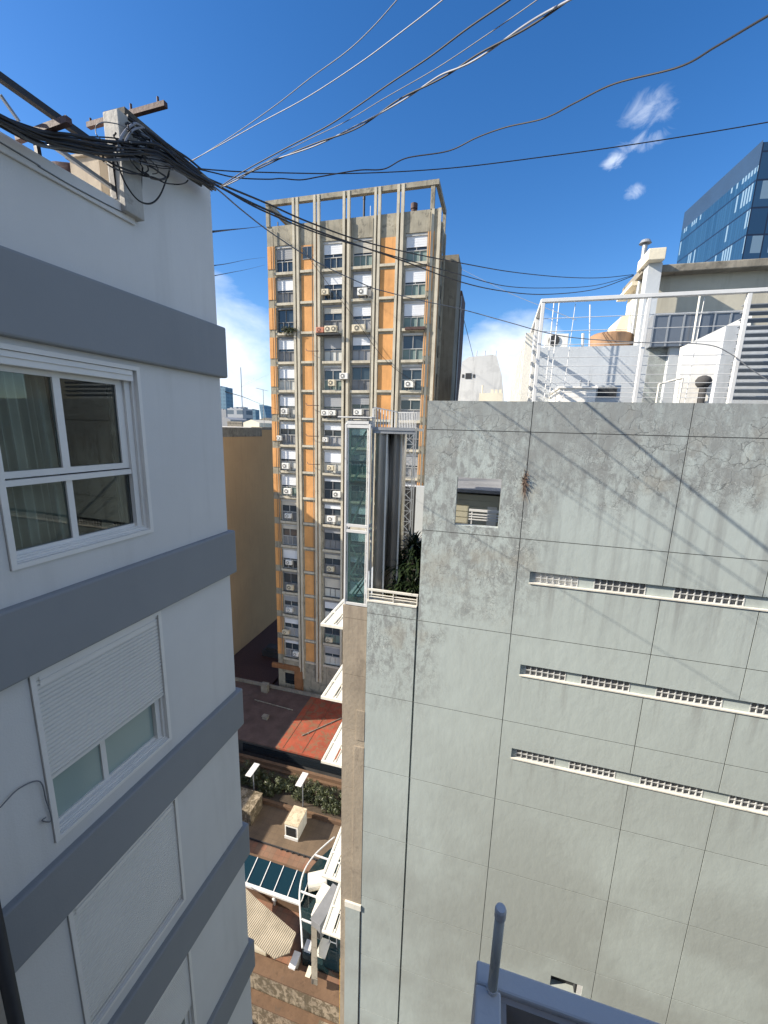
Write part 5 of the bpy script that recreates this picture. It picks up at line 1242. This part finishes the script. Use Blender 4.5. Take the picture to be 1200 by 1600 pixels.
# ================================================================ overhead cables
def span(pts, r, mat, label, wob=0, group='overhead cables'):
    return wire('overhead_cable', [onY(x, y, Y) for x, y, Y in pts], r, mat, label, group=None, wob=wob, seg=12)
span([(300,252,5.4),(360,214,5.1),(430,165,4.8),(485,122,4.6),(540,82,4.4),(580,45,4.2),(622,-2,4.0),(680,-70,3.7)], .0045, 'grey_rubber', 'thin pale overhead cable rising most steeply from the white parapet')
span([(292,255,5.4),(345,226,5.1),(410,190,4.8),(480,152,4.5),(560,100,4.2),(630,48,3.9),(694,-2,3.6),(760,-60,3.3)], .0045, 'white_rubber', 'second thin pale overhead cable leaving the top edge near the middle')
span([(342,293,5.5),(380,268,5.2),(440,235,4.9),(510,198,4.6),(560,165,4.4),(610,130,4.1),(670,90,3.8),(730,45,3.5),(800,-3,3.2),(880,-60,3)], .006, 'black_rubber', 'dark overhead cable left of the thick twisted pair')
span([(345,292,5.5),(400,262,5.2),(470,224,4.9),(540,190,4.6),(600,154,4.3),(680,108,4.0),(760,55,3.7),(842,-2,3.4),(920,-60,3.2)], .0035, 'grey_rubber', 'thin light overhead cable between the dark cable and the twisted pair')
for s_, mt, nm in ((1, 'black_rubber', 'black strand of the twisted overhead pair'), (-1, 'white_rubber', 'white strand of the twisted overhead pair')):
    q = smooth_path([onY(x, y, Y) for x, y, Y in ((346,293,5.5),(385,272,5.3),(430,250,5.1),(500,223,4.8),(560,197,4.6),(620,160,4.3),(680,125,4.0),(730,98,3.8),(800,55,3.5),(893,-3,3.1),(980,-60,2.9))], 26)
    m = MB(); m.tube([p+s_*.012*Vector((math.cos(i*.11), 0, math.sin(i*.11))) for i, p in enumerate(q)], .0065, 6); m.build('overhead_cable', M[mt], smooth=True, label=nm, cat='cable')
span([(300,262,5.4),(335,270,5.6),(360,276,5.8),(385,279,6.0),(420,280,6.2),(440,279,6.3),(470,281,6.4),(500,276,6.5),(560,266,6.6),(600,264,6.7),(635,247,6.7),(700,236,6.6),(745,215,6.4),(790,199,6.2),(850,185,5.9),(900,160,5.5),(960,131,5.1),(1060,105,4.6),(1120,72,4.2),(1205,22,3.7),(1290,-20,3.3)], .008, 'black_rubber', 'wavy black overhead cable crossing the sky to the top right')
span([(296,262,5.4),(340,266,5.8),(400,269,6.3),(550,271,7.4),(700,263,8.0),(850,245,8.3),(1000,224,8.4),(1205,190,8.5),(1350,160,8.5)], .008, 'black_rubber', 'nearly level black overhead cable across the sky')
span([(318,278,5.4),(345,293,5.7),(415,327,6.6),(510,366,8.2),(625,406,10.6),(715,439,13.0),(780,454,15.0),(850,460,17),(930,452,19.2),(990,431,21)], .015, 'black_rubber', 'thick black cable sagging from the white parapet to the penthouse')
span([(320,281,5.4),(350,296,5.7),(415,331,6.5),(510,369,8.1),(625,403,10.5),(715,428,13.0),(790,447,15.4),(860,450,17.4),(930,446,19.3),(990,430,21)], .012, 'black_rubber', 'second black cable hugging the thick one to the penthouse')
span([(318,276,5.4),(345,288,5.8),(415,317,6.8),(480,346,7.9),(560,375,9.4),(640,395,11.2),(720,411,13.4),(800,425,16),(880,433,18.4),(940,434,19.8),(990,429,21)], .014, 'black_rubber', 'uppermost black cable running to the penthouse')
span([(325,285,5.4),(345,300,5.6),(380,330,6.2),(430,368,7),(500,412,8.2),(575,447,9.4),(600,455,9.8),(660,470,10.6),(720,483,11.1),(800,505,11.2),(850,519,11.3),(900,528,11.4),(1000,535,11.4),(1100,538,11.4),(1140,552,11.4),(1175,578,11.3),(1215,603,11.2)], .010, 'grey_rubber', 'grey cable dropping to the cage rails at right')
span([(332,362,5.5),(360,359,9),(390,356,20),(414,353,39.8)], .014, 'black_rubber', 'thin cable from the white building corner to the tower top left')
span([(334,415,5.5),(360,411,9),(390,405,20),(414,402,39.8)], .006, 'black_rubber', 'thin cable to the tower, middle one of three beside the cloud')
span([(334,431,5.5),(360,426,9),(390,420,20),(414,414,39.8)], .006, 'black_rubber', 'thin cable to the tower, lowest of three beside the cloud')
span([(352,612,5.6),(385,622,12),(410,632,25),(450,645,39.5),(470,650,39.7)], .008, 'black_rubber', 'thin cable crossing in front of the distant skyline')
span([(720,480,39),(740,560,60),(752,610,80)], .03, 'grey_rubber', 'faint guy wire falling right of the tower')
span([(720,420,41),(790,455,30),(850,480,22),(900,500,19)], .012, 'grey_rubber', 'faint thin wire from the tower side down to the cage')
# dangling cables on the tower facade
span([(470,385,39.6),(510,440,39.5),(545,485,39.5),(600,560,39.5),(650,600,39.5)], .025, 'black_rubber', 'loose cable slanting across the tower front')
for k, (x, y) in enumerate(((478,545),(478,678),(480,722),(478,630))):
    m = MB(); m.tube(smooth_path([onY(x, y, TY-.3), onY(x+2, y+3, TY-.5), onY(x+12, y+3.5, TY-.6), onY(x+20, y+3.5, TY-.3)], 5), .035, 6)
    m.build('aerial_bracket', M['rust_brown'], label=f'rusty hooked bracket across the {("fourth","seventh","eighth","sixth")[k]} orange panel of the tower', cat='bracket')

# ================================================================ own building: foreground parapet and pipe
Yp = 2.0; e0 = onY(745, 1498, Yp); zt_ = e0.z; i0 = onZ(783, 1549, zt_)
pm('parapet_paint', (.56,.535,.505), .8, .06, 1, .15, 20); pm('pipe_grey', (.55,.53,.46), .6, .15, 4, .05, streak=.3)
fg = thing('foreground_parapet', (e0.x, Yp, zt_-3), 'slate grey parapet corner in the bottom right foreground', 'parapet')
m = MB(); m.box(e0.x, 4.5, i0.y, Yp, zt_-6, zt_); m.box(e0.x, i0.x, -.6, i0.y-.001, zt_-6, zt_-.0005); m.build('wall', M['parapet_paint'], fg, bevel=.012)
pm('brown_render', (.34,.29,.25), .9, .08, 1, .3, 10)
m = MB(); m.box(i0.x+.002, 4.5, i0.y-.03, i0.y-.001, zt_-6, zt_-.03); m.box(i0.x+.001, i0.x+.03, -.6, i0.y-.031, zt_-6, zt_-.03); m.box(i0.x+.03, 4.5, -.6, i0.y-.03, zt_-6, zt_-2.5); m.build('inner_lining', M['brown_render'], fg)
pb = onZ(769, 1546, zt_); r_ = .027
hgt = min((abs((600+FPX*(pb+Vector((0,0,h/100))).dot(CX)/(pb+Vector((0,0,h/100))).dot(CZ)-775)**2+(800+FPX*(pb+Vector((0,0,h/100))).dot(CY)/(pb+Vector((0,0,h/100))).dot(CZ)-1420)**2), h/100) for h in range(5, 150))[1]
t = thing('vent_pipe', pb, 'grey capped pipe standing on the foreground parapet', 'pipe')
m = MB(); m.tube([pb, pb+Vector((0,0,hgt))], r_, 20); m.build('tube', M['pipe_grey'], t, smooth=True)
m = MB(); m.tube([pb+Vector((0,0,hgt-.05)), pb+Vector((0,0,hgt-.001)), pb+Vector((0,0,hgt+.012))], r_*1.12, 20, rs=[r_*1.15, r_*1.15, r_*.95]); m.build('cap', M['parapet_paint'], t); m = MB(); m.tube([pb+Vector((0,0,.001)), pb+Vector((0,0,.02))], r_*1.2, 20); m.build('base_collar', M['parapet_paint'], t)
ow = MB(); ow.box(-1.5, 22, -14, -1.6, GZ, 4); ow.box(e0.x+.2, 22, -1.59, -.61, GZ, zt_-.3); ow.build('camera_side_building', M['tower_grey'], label='white building behind the viewpoint', cat='building')
